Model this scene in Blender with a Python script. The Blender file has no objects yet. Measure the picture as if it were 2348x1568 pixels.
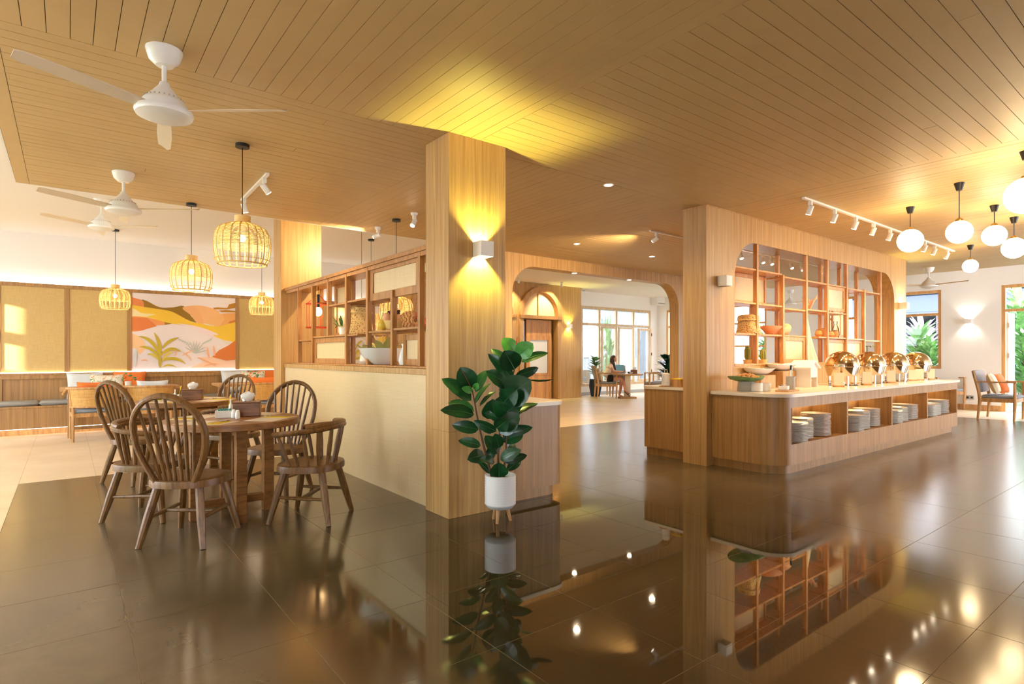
import bpy, math, random
from mathutils import Vector, Matrix
random.seed(7)
SC = bpy.context.scene
COL = SC.collection
PI = math.pi
# ---------------------------------------------------------------- camera, world, sun, exposure
F, CX, HY, EYE = 1312.0, 1174.0, 815.0, 1.3
TH = math.radians(52.111)
FW = (math.cos(TH), math.sin(TH)); RT = (math.sin(TH), -math.cos(TH))
def at(px, py, z=0.0):                      # point on the horizontal plane z seen at a pixel of the 2348x1568 frame
    d = F*(EYE-z)/(py-HY); r = (px-CX)/F*d
    return FW[0]*d+RT[0]*r, FW[1]*d+RT[1]*r
def onY(px, Y, py=HY):                      # x, z on the plane y = Y
    r = (px-CX)/F; a = (FW[0]+RT[0]*r, FW[1]+RT[1]*r); d = Y/a[1]
    return a[0]*d, EYE-(py-HY)*d/F
def onX(px, X, py=HY):                      # y, z on the plane x = X
    r = (px-CX)/F; a = (FW[0]+RT[0]*r, FW[1]+RT[1]*r); d = X/a[0]
    return a[1]*d, EYE-(py-HY)*d/F
def proj(x, y, z):
    d = x*FW[0]+y*FW[1]; r = x*RT[0]+y*RT[1]
    return (CX+F*r/d, HY+F*(EYE-z)/d, d) if d > .05 else (-1e5, -1e5, d)
cam = bpy.data.cameras.new('camera'); camo = bpy.data.objects.new('camera', cam); COL.objects.link(camo)
camo.location = (0, 0, EYE); camo.rotation_euler = (PI/2, 0, TH-PI/2)
cam.sensor_width = 36; cam.lens = 36*F/2348; cam.shift_y = (HY-784)/2348; cam.clip_start = .05
SC.camera = camo
W = bpy.data.worlds.new('sky'); SC.world = W; W.use_nodes = True
wn = W.node_tree.nodes; wn['Background'].inputs[0].default_value = (.86, .945, 1.09, 1); wn['Background'].inputs[1].default_value = 7.5
sun = bpy.data.lights.new('sun', 'SUN'); suno = bpy.data.objects.new('sun', sun); COL.objects.link(suno)
sun.energy = 22; sun.angle = .012; sun.color = (1, .95, .88)
suno.rotation_euler = Vector((.93, .26, -.20)).to_track_quat('-Z', 'Y').to_euler()
SC.view_settings.view_transform = 'Standard'; SC.view_settings.look = 'None'
SC.view_settings.gamma = 1; SC.view_settings.use_curve_mapping = False
SC.view_settings.exposure = 1.0
SC.cycles.max_bounces = 7; SC.cycles.diffuse_bounces = 4; SC.cycles.glossy_bounces = 4; SC.cycles.transparent_max_bounces = 10
SC.cycles.transmission_bounces = 4; SC.cycles.sample_clamp_indirect = 6; SC.cycles.use_denoising = True
SC.cycles.caustics_reflective = False; SC.cycles.caustics_refractive = False; SC.cycles.blur_glossy = .5
WARM = (1, .66, .28)
def lamp(kind, loc, power, color=WARM, parent=None, size=.03, aim=None, cone=60, blend=.5, name='lamp_light'):
    l = bpy.data.lights.new(name, kind); l.energy = power*.5; l.color = color
    if kind == 'AREA':
        l.shape = 'RECTANGLE'; l.size, l.size_y = size
    else: l.shadow_soft_size = size
    if kind == 'SPOT': l.spot_size = math.radians(cone); l.spot_blend = blend
    o = bpy.data.objects.new(name, l); COL.objects.link(o); o.location = loc
    if aim: o.rotation_euler = Vector(aim).to_track_quat('-Z', 'Y').to_euler()
    if parent: o.parent = parent
    return o
# ---------------------------------------------------------------- materials
def lin(c): return tuple((v/12.92 if v <= .04045 else ((v+.055)/1.055)**2.4) for v in (x/255 for x in c))+(1,)
def newmat(n):
    m = bpy.data.materials.new(n); m.use_nodes = True
    return m, m.node_tree, m.node_tree.nodes['Principled BSDF']
def mat(n, c, rough=.5, metal=0, emit=0, ec=None, ior=1.5, trans=0):
    m, t, b = newmat(n)
    b.inputs['Base Color'].default_value = lin(c); b.inputs['Roughness'].default_value = rough
    b.inputs['Metallic'].default_value = metal; b.inputs['IOR'].default_value = ior
    if trans: b.inputs['Transmission Weight'].default_value = trans
    if emit: b.inputs['Emission Color'].default_value = lin(ec or c); b.inputs['Emission Strength'].default_value = emit
    return m
def N(t, k, **kw):
    n = t.nodes.new(k)
    for a, v in kw.items(): setattr(n, a, v)
    return n
def coords(t, scale, src='Object'):
    tc = N(t, 'ShaderNodeTexCoord'); mp = N(t, 'ShaderNodeMapping'); mp.inputs['Scale'].default_value = scale
    t.links.new(tc.outputs[src], mp.inputs[0]); return mp.outputs[0]
def noise(t, vec, scale=1, detail=4, rough=.6, dist=0):
    n = N(t, 'ShaderNodeTexNoise'); n.inputs['Scale'].default_value = scale; n.inputs['Detail'].default_value = detail
    n.inputs['Roughness'].default_value = rough; n.inputs['Distortion'].default_value = dist
    t.links.new(vec, n.inputs['Vector']); return n.outputs['Fac']
def ramp(t, fac, stops):
    r = N(t, 'ShaderNodeValToRGB'); e = r.color_ramp.elements
    e[0].position, e[0].color = stops[0][0], lin(stops[0][1]); e[1].position, e[1].color = stops[-1][0], lin(stops[-1][1])
    for p, c in stops[1:-1]: k = e.new(p); k.color = lin(c)
    t.links.new(fac, r.inputs[0]); return r.outputs[0]
def bump(t, b, fac, s=.2, d=.002):
    n = N(t, 'ShaderNodeBump'); n.inputs['Strength'].default_value = s; n.inputs['Distance'].default_value = d
    t.links.new(fac, n.inputs['Height']); t.links.new(n.outputs[0], b.inputs['Normal'])
def vary(t, col, amt=.12):                  # each object a little lighter or darker
    oi = N(t, 'ShaderNodeObjectInfo'); mr = N(t, 'ShaderNodeMapRange'); mr.inputs['To Min'].default_value = 1-amt; mr.inputs['To Max'].default_value = 1+amt
    t.links.new(oi.outputs['Random'], mr.inputs[0]); h = N(t, 'ShaderNodeHueSaturation')
    t.links.new(mr.outputs[0], h.inputs['Value']); t.links.new(col, h.inputs['Color']); return h.outputs[0]
def wood(n, c1, c2, scale, rough=.45, vr=0, fine=5, bs=.1, hi=1.12):
    m, t, b = newmat(n); v = coords(t, scale)
    f = noise(t, v, 1, fine, .65, .6); c = ramp(t, f, [(.3, c2), (.52, c1), (.72, tuple(min(255, int(x*hi)) for x in c1))])
    if vr: c = vary(t, c, vr)
    t.links.new(c, b.inputs['Base Color']); b.inputs['Roughness'].default_value = rough
    if bs: bump(t, b, f, bs)
    return m
M = {}
M['laminate'] = wood('oak_laminate', (192, 152, 94), (168, 126, 70), (38, 38, .9), .42)
M['laminate2'] = wood('oak_laminate_counter', (170, 127, 74), (146, 104, 56), (30, 30, .8), .4)
M['plank'] = wood('painted_plank', (205, 174, 122), (202, 170, 118), (3, 3, 3), .5, .014, 2, 0, 1)
M['groove'] = mat('plank_groove', (96, 68, 36), .8)
M['frame'] = wood('red_brown_wood', (180, 126, 68), (146, 97, 48), (22, 22, 3), .4)
M['chair'] = wood('weathered_brown_wood', (126, 88, 44), (82, 54, 25), (45, 45, 5), .42, .08)
M['table'] = wood('brown_table_wood', (156, 106, 56), (114, 74, 36), (9, 40, 40), .4)
M['teak'] = wood('golden_teak', (196, 148, 92), (160, 112, 62), (26, 26, 4), .45)
M['box'] = wood('walnut_box', (138, 90, 46), (94, 58, 28), (4, 30, 34), .4)
M['door'] = wood('door_wood', (206, 150, 82), (172, 114, 52), (16, 16, .7), .4)
M['white'] = mat('white_paint', (246, 241, 234), .7)
M['wall'] = mat('white_wall', (240, 234, 228), .85)
M['gloss'] = mat('white_enamel', (245, 243, 238), .3)
M['china'] = mat('white_china', (243, 240, 232), .15)
M['black'] = mat('black_metal', (28, 27, 25), .45)
M['dark'] = mat('dark_plastic', (20, 19, 18), .5)
M['brass'] = mat('brass', (190, 150, 70), .3, 1)
M['steel'] = mat('polished_steel', (226, 214, 196), .09, 1)
M['bronze'] = mat('bronze_dome', (226, 204, 170), .1, 1)
M['silver'] = mat('steel_cutlery', (205, 200, 190), .2, 1)
M['greymetal'] = mat('brushed_grey_metal', (165, 165, 162), .4, .6)
M['led'] = mat('led_strip', (255, 226, 170), .5, 0, 15, (255, 226, 170))
M['ledw'] = mat('led_strip_bright', (255, 240, 210), .5, 0, 3.2, (255, 248, 238))
M['lens'] = mat('spot_lens', (255, 246, 230), .5, 0, 30, (255, 236, 205))
M['globe'] = mat('glowing_opal_glass', (255, 250, 240), .3, 0, 7, (255, 226, 170))
M['bulb'] = mat('lit_bulb', (255, 240, 200), .4, 0, 14, (255, 208, 130))
M['orange'] = mat('orange_linen', (236, 128, 56), .9)
M['paleblue'] = mat('pale_grey_linen', (216, 220, 222), .9)
M['cream'] = mat('cream_linen', (232, 214, 180), .9)
M['greyseat'] = mat('grey_seat_fabric', (150, 146, 138), .9)
M['blueseat'] = mat('blue_grey_seat_fabric', (150, 160, 170), .9)
M['greyback'] = mat('grey_back_fabric', (150, 138, 130), .9)
M['tealback'] = mat('teal_fabric', (120, 172, 188), .9)
M['yellow'] = mat('yellow_paper', (240, 200, 40), .7)
M['paper'] = mat('pale_placemat', (222, 204, 178), .8)
M['tissue'] = mat('white_tissue', (250, 248, 244), .9)
M['teal'] = mat('teal_packet', (40, 150, 150), .5)
M['grey'] = mat('grey_paint', (176, 174, 170), .6)
M['soil'] = mat('dark_soil', (62, 52, 44), .95)
M['stem'] = mat('brown_stem', (92, 62, 44), .7)
M['skin'] = mat('skin', (216, 158, 124), .55)
M['hair'] = mat('dark_brown_hair', (62, 34, 22), .5)
M['shirt'] = mat('cream_blouse', (244, 224, 204), .85)
M['shorts'] = mat('black_shorts', (26, 24, 24), .8)
M['sandal'] = mat('brown_sandal', (90, 56, 32), .7)
M['eye'] = mat('dark_eye', (30, 18, 14), .3)
M['lip'] = mat('lips', (180, 88, 80), .5)
M['grout'] = mat('floor_grout', (150, 130, 98), .7)
M['grout2'] = mat('cream_grout', (200, 168, 122), .8)
M['stone'] = mat('pale_stone_top', (240, 226, 204), .22)
M['red'] = mat('red_lacquer', (200, 62, 28), .4)
M['chili'] = mat('red_shell', (206, 58, 44), .5)
M['shell'] = mat('peach_shell', (236, 176, 128), .5)
M['gold'] = mat('pale_yellow_melon', (236, 196, 70), .5)
M['apple'] = mat('green_apple', (170, 206, 90), .4)
M['grape'] = mat('dark_grape', (58, 20, 34), .25)
M['pine'] = mat('fried_pastry', (218, 160, 98), .8)
M['mouth'] = M['lip']
M['ground'] = mat('garden_ground', (96, 104, 84), .9)
M['bluewall'] = mat('blue_grey_building', (34, 46, 66), .8)
M['darkpost'] = mat('dark_timber', (40, 34, 40), .8)
def leafmat(n, c1, c2, rough=.35, sc=(9, 9, 9)):
    m, t, b = newmat(n); f = noise(t, coords(t, sc), 1, 3); c = vary(t, ramp(t, f, [(.3, c1), (.7, c2)]), .25)
    t.links.new(c, b.inputs['Base Color']); b.inputs['Roughness'].default_value = rough; return m
M['leaf'] = leafmat('dark_rubber_leaf', (14, 52, 30), (28, 86, 44), .28)
M['leafb'] = leafmat('bright_rubber_leaf', (50, 130, 52), (96, 172, 72), .35)
M['rib'] = mat('red_midrib', (190, 60, 62), .5)
M['ribg'] = mat('pale_midrib', (76, 118, 66), .5)
M['palm'] = leafmat('green_foliage', (64, 116, 62), (132, 166, 104), .5)
M['cactus'] = leafmat('green_cactus', (120, 126, 44), (176, 172, 72), .6, (40, 40, 2))
M['pale_leaf'] = leafmat('pale_leaf', (168, 170, 84), (206, 196, 128), .6)
# dark polished tile
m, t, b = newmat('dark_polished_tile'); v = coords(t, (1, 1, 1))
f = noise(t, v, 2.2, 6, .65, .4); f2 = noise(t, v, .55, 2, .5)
hazy_tone = vary(t, ramp(t, f, [(.3, (92, 78, 54)), (.7, (112, 95, 68))]), .05); plain_tone = ramp(t, f, [(.3, (40, 33, 21)), (.7, (54, 45, 30))])
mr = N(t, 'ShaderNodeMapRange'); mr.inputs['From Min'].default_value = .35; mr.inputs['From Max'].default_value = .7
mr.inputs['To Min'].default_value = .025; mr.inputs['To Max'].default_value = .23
vd = N(t, 'ShaderNodeVectorMath', operation='DISTANCE'); vd.inputs[1].default_value = (2.75, 2.4, 0); t.links.new(v, vd.inputs[0])   # glossier patch
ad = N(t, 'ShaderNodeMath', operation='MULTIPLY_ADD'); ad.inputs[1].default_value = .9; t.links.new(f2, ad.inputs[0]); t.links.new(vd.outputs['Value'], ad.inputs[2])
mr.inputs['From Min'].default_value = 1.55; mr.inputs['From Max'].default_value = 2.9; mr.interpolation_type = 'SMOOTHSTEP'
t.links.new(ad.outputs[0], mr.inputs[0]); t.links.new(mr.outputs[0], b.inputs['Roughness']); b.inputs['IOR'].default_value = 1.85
m2 = N(t, 'ShaderNodeMapRange', interpolation_type='SMOOTHSTEP'); m2.inputs['From Min'].default_value = 1.6; m2.inputs['From Max'].default_value = 3.5; t.links.new(ad.outputs[0], m2.inputs[0])   # hazy reflection put into the colour: base lighter outside the glossy patch
mc = N(t, 'ShaderNodeMixRGB'); t.links.new(m2.outputs[0], mc.inputs[0]); t.links.new(plain_tone, mc.inputs[1]); t.links.new(hazy_tone, mc.inputs[2]); t.links.new(mc.outputs[0], b.inputs['Base Color'])
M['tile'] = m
m, t, b = newmat('cream_tile'); f = noise(t, coords(t, (1, 1, 1)), 1.8, 5)
c = vary(t, ramp(t, f, [(.3, (222, 198, 160)), (.7, (236, 214, 180))]), .03); t.links.new(c, b.inputs['Base Color']); b.inputs['Roughness'].default_value = .3
M['creamtile'] = m
# woven grass panel: fine crossing threads
def weave(n, c1, c2, sa, sb, bs=.25, gloss=.45):
    m, t, b = newmat(n); a = noise(t, coords(t, sa), 1, 3, .7); d = noise(t, coords(t, sb), 1, 3, .7)
    mx = N(t, 'ShaderNodeMath', operation='ADD'); t.links.new(a, mx.inputs[0]); t.links.new(d, mx.inputs[1])
    hv = N(t, 'ShaderNodeMath', operation='MULTIPLY'); t.links.new(mx.outputs[0], hv.inputs[0]); hv.inputs[1].default_value = .5
    c = ramp(t, hv.outputs[0], [(.36, c2), (.64, c1)]); t.links.new(c, b.inputs['Base Color']); b.inputs['Roughness'].default_value = gloss
    bump(t, b, hv.outputs[0], bs); return m
M['weave'] = weave('woven_grass_panel', (222, 190, 122), (192, 156, 88), (6, 6, 330), (300, 300, 6), .2, .4)
M['weavex'] = weave('woven_grass_panel_pale', (230, 208, 164), (214, 188, 140), (5, 3, 240), (200, 200, 3), .15, .32)
M['cane'] = weave('cane_webbing', (226, 176, 96), (176, 124, 56), (6, 6, 160), (160, 160, 6), .4, .6)
M['rattan'] = mat('rattan_cane', (236, 202, 130), .5)
M['basket'] = None
m, t, b = newmat('fretted_basket'); vo = N(t, 'ShaderNodeTexVoronoi'); vo.inputs['Scale'].default_value = 48
t.links.new(coords(t, (1, 1, 1)), vo.inputs['Vector']); c = ramp(t, vo.outputs['Distance'], [(.2, (160, 108, 50)), (.42, (228, 190, 122))])
t.links.new(c, b.inputs['Base Color']); b.inputs['Roughness'].default_value = .6; bump(t, b, vo.outputs['Distance'], .6, .01); M['basket'] = m
m, t, b = newmat('floral_linen'); f = noise(t, coords(t, (9, 9, 9)), 1.6, 2, .4, 1.5)
c = ramp(t, f, [(.34, (104, 140, 70)), (.42, (232, 226, 206)), (.56, (240, 234, 216)), (.64, (224, 130, 60)), (.7, (236, 200, 110))])
t.links.new(c, b.inputs['Base Color']); b.inputs['Roughness'].default_value = .9; M['floral'] = m
# clear glass panes
def glass(n, tint=(1, 1, 1), refl=.5):
    m = bpy.data.materials.new(n); m.use_nodes = True; t = m.node_tree; t.nodes.remove(t.nodes['Principled BSDF'])
    tr = N(t, 'ShaderNodeBsdfTransparent'); tr.inputs[0].default_value = tint+(1,); g = N(t, 'ShaderNodeBsdfGlossy'); g.inputs['Roughness'].default_value = .02
    fr = N(t, 'ShaderNodeFresnel'); mu = N(t, 'ShaderNodeMath', operation='MULTIPLY'); mu.inputs[1].default_value = refl
    mx = N(t, 'ShaderNodeMixShader'); t.links.new(fr.outputs[0], mu.inputs[0]); t.links.new(mu.outputs[0], mx.inputs[0])
    t.links.new(tr.outputs[0], mx.inputs[1]); t.links.new(g.outputs[0], mx.inputs[2])
    t.links.new(mx.outputs[0], t.nodes['Material Output'].inputs[0]); return m
M['glass'] = glass('clear_glass'); M['jarglass'] = glass('jar_glass', (.93, .95, .93), 1)
M['jar2'] = mat('frosted_jar_glass', (236, 232, 222), .3, trans=.45)
M['frost'] = mat('frosted_glass', (232, 236, 238), .5, 0, 0)
M['mirror'] = mat('mirror_glass', (205, 208, 210), .06, 1)
# ---------------------------------------------------------------- mesh helpers
class MB:
    def __init__(s): s.v = []; s.f = []; s.mi = []
    def add(s, vs, fs, mi=0):
        k = len(s.v); s.v += [tuple(p) for p in vs]; s.f += [[i+k for i in f] for f in fs]; s.mi += [mi]*len(fs); return s
    def box(s, x0, x1, y0, y1, z0, z1, b=0, mi=0):
        if x1 < x0: x0, x1 = x1, x0
        if y1 < y0: y0, y1 = y1, y0
        if z1 < z0: z0, z1 = z1, z0
        if not b:
            return s.add([(x, y, z) for z in (z0, z1) for y in (y0, y1) for x in (x0, x1)],
                         [(0, 2, 3, 1), (4, 5, 7, 6), (0, 1, 5, 4), (2, 6, 7, 3), (0, 4, 6, 2), (1, 3, 7, 5)], mi)
        b = min(b, (x1-x0)*.45, (y1-y0)*.45, (z1-z0)*.45); lo = (x0, y0, z0); hi = (x1, y1, z1); vs = []; ix = {}
        for a in range(3):
            for sx in (0, 1):
                for sy in (0, 1):
                    for sz in (0, 1):
                        sg = (sx, sy, sz); ix[(a,)+sg] = len(vs)
                        vs.append(tuple((hi[k] if sg[k] else lo[k])+(0 if k == a else (-b if sg[k] else b)) for k in range(3)))
        fs = []
        for a in range(3):
            u, w = [k for k in range(3) if k != a]
            for sd in (0, 1):
                q = []
                for p, r in ((0, 0), (1, 0), (1, 1), (0, 1)):
                    g = [0]*3; g[a] = sd; g[u] = p; g[w] = r; q.append(ix[(a,)+tuple(g)])
                if (sd == 1) != (a != 1): q.reverse()
                fs.append(q)
            for p in (0, 1):
                for r in (0, 1):
                    g0 = [0]*3; g0[u] = p; g0[w] = r; g1 = list(g0); g1[a] = 1
                    q = [ix[(u,)+tuple(g0)], ix[(u,)+tuple(g1)], ix[(w,)+tuple(g1)], ix[(w,)+tuple(g0)]]
                    fs.append(q)
        for sx in (0, 1):
            for sy in (0, 1):
                for sz in (0, 1): fs.append([ix[(a, sx, sy, sz)] for a in range(3)])
        c = Vector([(lo[k]+hi[k])/2 for k in range(3)]); out = []
        for q in fs:
            P = [Vector(vs[i]) for i in q]; n = (P[1]-P[0]).cross(P[2]-P[0]); m_ = sum(P, Vector())/len(P)-c
            out.append(q if n.dot(m_) > 0 else q[::-1])
        return s.add(vs, out, mi)
    def bar(s, p, q, w, h, mi=0, up=(0, 0, 1)):
        p = Vector(p); q = Vector(q); d = (q-p).normalized(); u = Vector(up)
        if abs(d.dot(u)) > .98: u = Vector((0, 1, 0))
        a = d.cross(u).normalized()*w/2; c = a.cross(d).normalized()*h/2
        return s.add([p-a-c, p+a-c, p+a+c, p-a+c, q-a-c, q+a-c, q+a+c, q-a+c],
                     [(0, 1, 2, 3), (4, 7, 6, 5), (0, 4, 5, 1), (1, 5, 6, 2), (2, 6, 7, 3), (3, 7, 4, 0)], mi)
    def tube(s, pts, r, n=8, mi=0, closed=False, flat=1):
        P = [Vector(p) for p in pts]; k = len(P); R = r if isinstance(r, (list, tuple)) else [r]*k
        vs = []; prev = None
        for i in range(k):
            if closed: d = P[(i+1) % k]-P[i-1]
            else: d = P[min(i+1, k-1)]-P[max(i-1, 0)]
            d.normalize()
            if prev is None:
                u = Vector((0, 0, 1)) if abs(d.z) < .9 else Vector((1, 0, 0)); a = d.cross(u).normalized()
            else: a = (prev-d*prev.dot(d)).normalized()
            prev = a; c = d.cross(a)
            for j in range(n): g = 2*PI*j/n; vs.append(P[i]+(a*math.cos(g)+c*math.sin(g)*flat)*R[i])
        fs = []
        for i in range(k if closed else k-1):
            i2 = (i+1) % k
            for j in range(n): fs.append((i*n+j, i*n+(j+1) % n, i2*n+(j+1) % n, i2*n+j))
        if not closed: fs += [tuple(range(n))[::-1], tuple(range((k-1)*n, k*n))]
        return s.add(vs, fs, mi)
    def cyl(s, p, q, r0, r1=None, n=12, mi=0): return s.tube([p, q], [r0, r0 if r1 is None else r1], n, mi)
    def lathe(s, prof, n=24, c=(0, 0, 0), mi=0, sx=1, sy=1):
        vs = []; fs = []; k = len(prof)
        for r, z in prof:
            for j in range(n): g = 2*PI*j/n; vs.append((c[0]+r*math.cos(g)*sx, c[1]+r*math.sin(g)*sy, c[2]+z))
        for i in range(k-1):
            for j in range(n): fs.append((i*n+j, i*n+(j+1) % n, (i+1)*n+(j+1) % n, (i+1)*n+j))
        if prof[0][0] > 1e-5: fs.append(tuple(range(n))[::-1])
        if prof[-1][0] > 1e-5: fs.append(tuple(range((k-1)*n, k*n)))
        return s.add(vs, fs, mi)
    def ball(s, c, rx, ry=None, rz=None, nu=12, nv=8, mi=0):
        ry = ry or rx; rz = rz or rx
        return s.lathe([(max(1e-6, math.sin(PI*i/nv)), -math.cos(PI*i/nv)*rz) for i in range(nv+1)], nu, c, mi, rx, ry)
    def prism(s, poly, a0, a1, ax='z', mi=0):    # poly in the two other axes, extruded along ax
        def P(u, w, a): return {'z': (u, w, a), 'y': (u, a, w), 'x': (a, u, w)}[ax]
        n = len(poly); vs = [P(u, w, a0) for u, w in poly]+[P(u, w, a1) for u, w in poly]
        fs = [tuple(range(n))[::-1], tuple(range(n, 2*n))]+[(i, (i+1) % n, n+(i+1) % n, n+i) for i in range(n)]
        return s.add(vs, fs, mi)
    def frame(s, x0, x1, z0, z1, y0, y1, w, wt=None, wb=None, mi=0, b=.002, ax='y'):   # rectangular frame in x/z (ax y) or y/z (ax x)
        wt = wt or w; wb = wb or w
        def B(a, c, d, e): s.box(a, c, y0, y1, d, e, b, mi) if ax == 'y' else s.box(y0, y1, a, c, d, e, b, mi)
        B(x0, x0+w, z0, z1); B(x1-w, x1, z0, z1); B(x0+w, x1-w, z1-wt, z1); B(x0+w, x1-w, z0, z0+wb); return s
    def mesh(s, name, mats, smooth=True):
        me = bpy.data.meshes.new(name); me.from_pydata(s.v, [], s.f)
        for q in (mats if isinstance(mats, (list, tuple)) else [mats]): me.materials.append(q)
        if len(set(s.mi)) > 1: me.polygons.foreach_set('material_index', s.mi)
        if smooth:
            me.polygons.foreach_set('use_smooth', [True]*len(s.f)); me.update()
            me.set_sharp_from_angle(angle=math.radians(38))
        me.update(); return me
    def obj(s, name, mats, parent=None, smooth=True, fix=False):
        me = s.mesh(name, mats, smooth)
        if fix:
            import bmesh
            bm = bmesh.new(); bm.from_mesh(me); bmesh.ops.recalc_face_normals(bm, faces=bm.faces); bm.to_mesh(me); bm.free()
        o = bpy.data.objects.new(name, me); COL.objects.link(o)
        if parent: o.parent = parent
        return o
def tag(o, label=None, cat=None, group=None, kind=None):
    if label: o['label'] = label
    if cat: o['category'] = cat
    if group: o['group'] = group
    if kind: o['kind'] = kind
    return o
def thing(name, label, cat, loc=(0, 0, 0), rz=0, group=None):
    o = bpy.data.objects.new(name, None); COL.objects.link(o); o.location = loc; o.rotation_euler = (0, 0, rz); o.empty_display_size = .1
    return tag(o, label, cat, group)
def dup(root, label=None, loc=None, rz=None, group=None, scale=None):
    r = root.copy(); COL.objects.link(r)
    if loc is not None: r.location = loc
    if rz is not None: r.rotation_euler = (0, 0, rz)
    if scale is not None: r.scale = (scale,)*3
    tag(r, label, None, group)
    for ch in list(root.children):
        c = ch.copy(); COL.objects.link(c); c.parent = r
        for g in list(ch.children):
            d = g.copy(); COL.objects.link(d); d.parent = c
    return r
def struct(o, label=None, cat=None): return tag(o, label, cat, None, 'structure')
def arc(cx, cy, r, a0, a1, n, ry=None): return [(cx+r*math.cos(math.radians(a0+(a1-a0)*i/n)), cy+(ry or r)*math.sin(math.radians(a0+(a1-a0)*i/n))) for i in range(n+1)]
# ================================================================ SETTING
HC, HW = 3.075, 3.4                          # wood ceiling, white ceiling
XL, XR, YB = -4.5, 17.1, 12.78
def inview(x, y, z, m=160):
    a = proj(x, y, z); return a[2] > .3 and -m < a[0] < 2348+m and -m < a[1] < 1568+m
# ---- floors: every tile in view is a piece of its own
def tiled(name, xs, ys, skip, mt, mg, slab, cap=296):
    fl = MB().box(*slab, -.06, -.001).obj(name, mg); struct(fl)
    cells = []
    for i in range(len(xs)-1):
        for j in range(len(ys)-1):
            x0, x1, y0, y1 = xs[i], xs[i+1], ys[j], ys[j+1]
            if skip((x0+x1)/2, (y0+y1)/2) or x1-x0 < .02 or y1-y0 < .02: continue
            vis = any(inview(x, y, 0, 20) for x in (x0, (x0+x1)/2, x1) for y in (y0, (y0+y1)/2, y1))
            cells.append((not vis, math.hypot((x0+x1)/2, (y0+y1)/2), x0, x1, y0, y1))
    cells.sort(); rest = MB()
    for k, (hid, d, x0, x1, y0, y1) in enumerate(cells):
        g = .0016
        if hid or k >= cap: rest.box(x0+g, x1-g, y0+g, y1-g, -.005, 0)
        else:
            w = random.uniform(-.0002, 0.0002)
            MB().box(x0+g, x1-g, y0+g, y1-g, -.005, w).obj('tile', mt, fl, False)
    if rest.v: tag(rest.obj('outer_tiles', mt, fl, False), kind='stuff')
    return fl
TS = .635
xs = [-.385]+[.235+TS*k for k in range(24)]; xs = [x for x in xs if x < 14.9]+[14.94]
ys = [1.423+.6333*k for k in range(-9, 10)]+[7.64]
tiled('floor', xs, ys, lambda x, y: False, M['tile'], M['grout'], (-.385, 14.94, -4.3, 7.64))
xs2 = [-4.5+.0]+[-4.195+TS*k for k in range(34)]+[17.1]; ys2 = [-4.28+.6333*k for k in range(0, 19)]+[7.64+.6333*k for k in range(0, 9)]+[13.3]
ys2 = sorted(set(round(y, 4) for y in ys2 if y < 13.31))
inner = lambda x, y: -.385 < x < 14.94 and y < 7.64
tiled('floor', xs2, ys2, lambda x, y: inner(x, y), M['creamtile'], M['grout2'], (-4.5, 17.1, 7.64, 13.3))
struct(MB().box(-4.5, -.385, -4.3, 7.64, -.06, -.005).box(14.94, 17.1, -4.3, 7.64, -.06, -.005).obj('floor', M['grout2']))
# ---- plank ceiling in a checker of directions
ce = MB().box(-.41, 14.72, -4.3, 7.75, HC+.008, HW+.02).obj('ceiling', M['groove']); struct(ce)
rest = MB(); PW = .1035
def plank(x0, x1, y0, y1):
    g = .0018
    vis = any(inview(x0+(x1-x0)*i/14, y0+(y1-y0)*j/14, HC, 10) for i in range(15) for j in range(15))
    if not vis: rest.box(x0+g, x1-g, y0+g, y1-g, HC, HC+.008); return
    MB().box(x0+g, x1-g, y0+g, y1-g, HC+random.uniform(0, .0012), HC+.008).obj('plank', M['plank'], ce, False)
def planks(x0, x1, y0, y1, along, off, splits=0):
    a0, a1 = (x0, x1) if along == 'y' else (y0, y1)
    k = math.floor((a0-off)/PW); e = []
    while off+k*PW < a1:
        e.append((max(a0, off+k*PW), min(a1, off+(k+1)*PW))); k += 1
    e = [q for q in e if q[1]-q[0] > .012]
    for i, (u, w) in enumerate(e):
        l0, l1 = (y0, y1) if along == 'y' else (x0, x1)
        cuts = [l0, l1]
        if splits and i % splits == 2: cuts = [l0, l0+(l1-l0)*random.choice((.3, .45, .62, .75)), l1]
        for c0, c1 in zip(cuts, cuts[1:]):
            plank(u, w, c0, c1) if along == 'y' else plank(c0, c1, u, w)
plank(-.41, -.305, -4.3, 7.75)
planks(-.305, 2.692, -4.3, 4.058, 'y', .015)
planks(-.305, 2.692, 4.058, 7.75, 'x', 4.058, 7)
planks(2.692, 6.18, -4.3, 4.058, 'x', 3.33-.0, 6)
planks(2.692, 6.18, 4.058, 7.75, 'y', 2.692)
planks(6.18, 14.72, -4.3, 4.058, 'y', 6.18)
planks(6.18, 14.72, 4.058, 7.75, 'x', 4.058)
tag(rest.obj('outer_planks', M['plank'], ce, False), kind='stuff')
# ---- white ceilings round the wood one
struct(MB().box(XL-.2, -.41, -4.3, 7.75, HW, HW+.2).box(XL-.2, XR+.2, 7.75, 13.5, HW, HW+.2).box(14.72, XR+.2, -4.3, 7.75, HW, HW+.2).obj('ceiling', M['wall'], None, False))
struct(MB().box(-.43, -.41, -4.3, 7.77, HC, HW).box(-.41, 14.74, 7.75, 7.77, HC, HW).box(14.72, 14.74, -4.3, 7.75, HC, HW).obj('trim_1', M['wall'], None, False))
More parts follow.
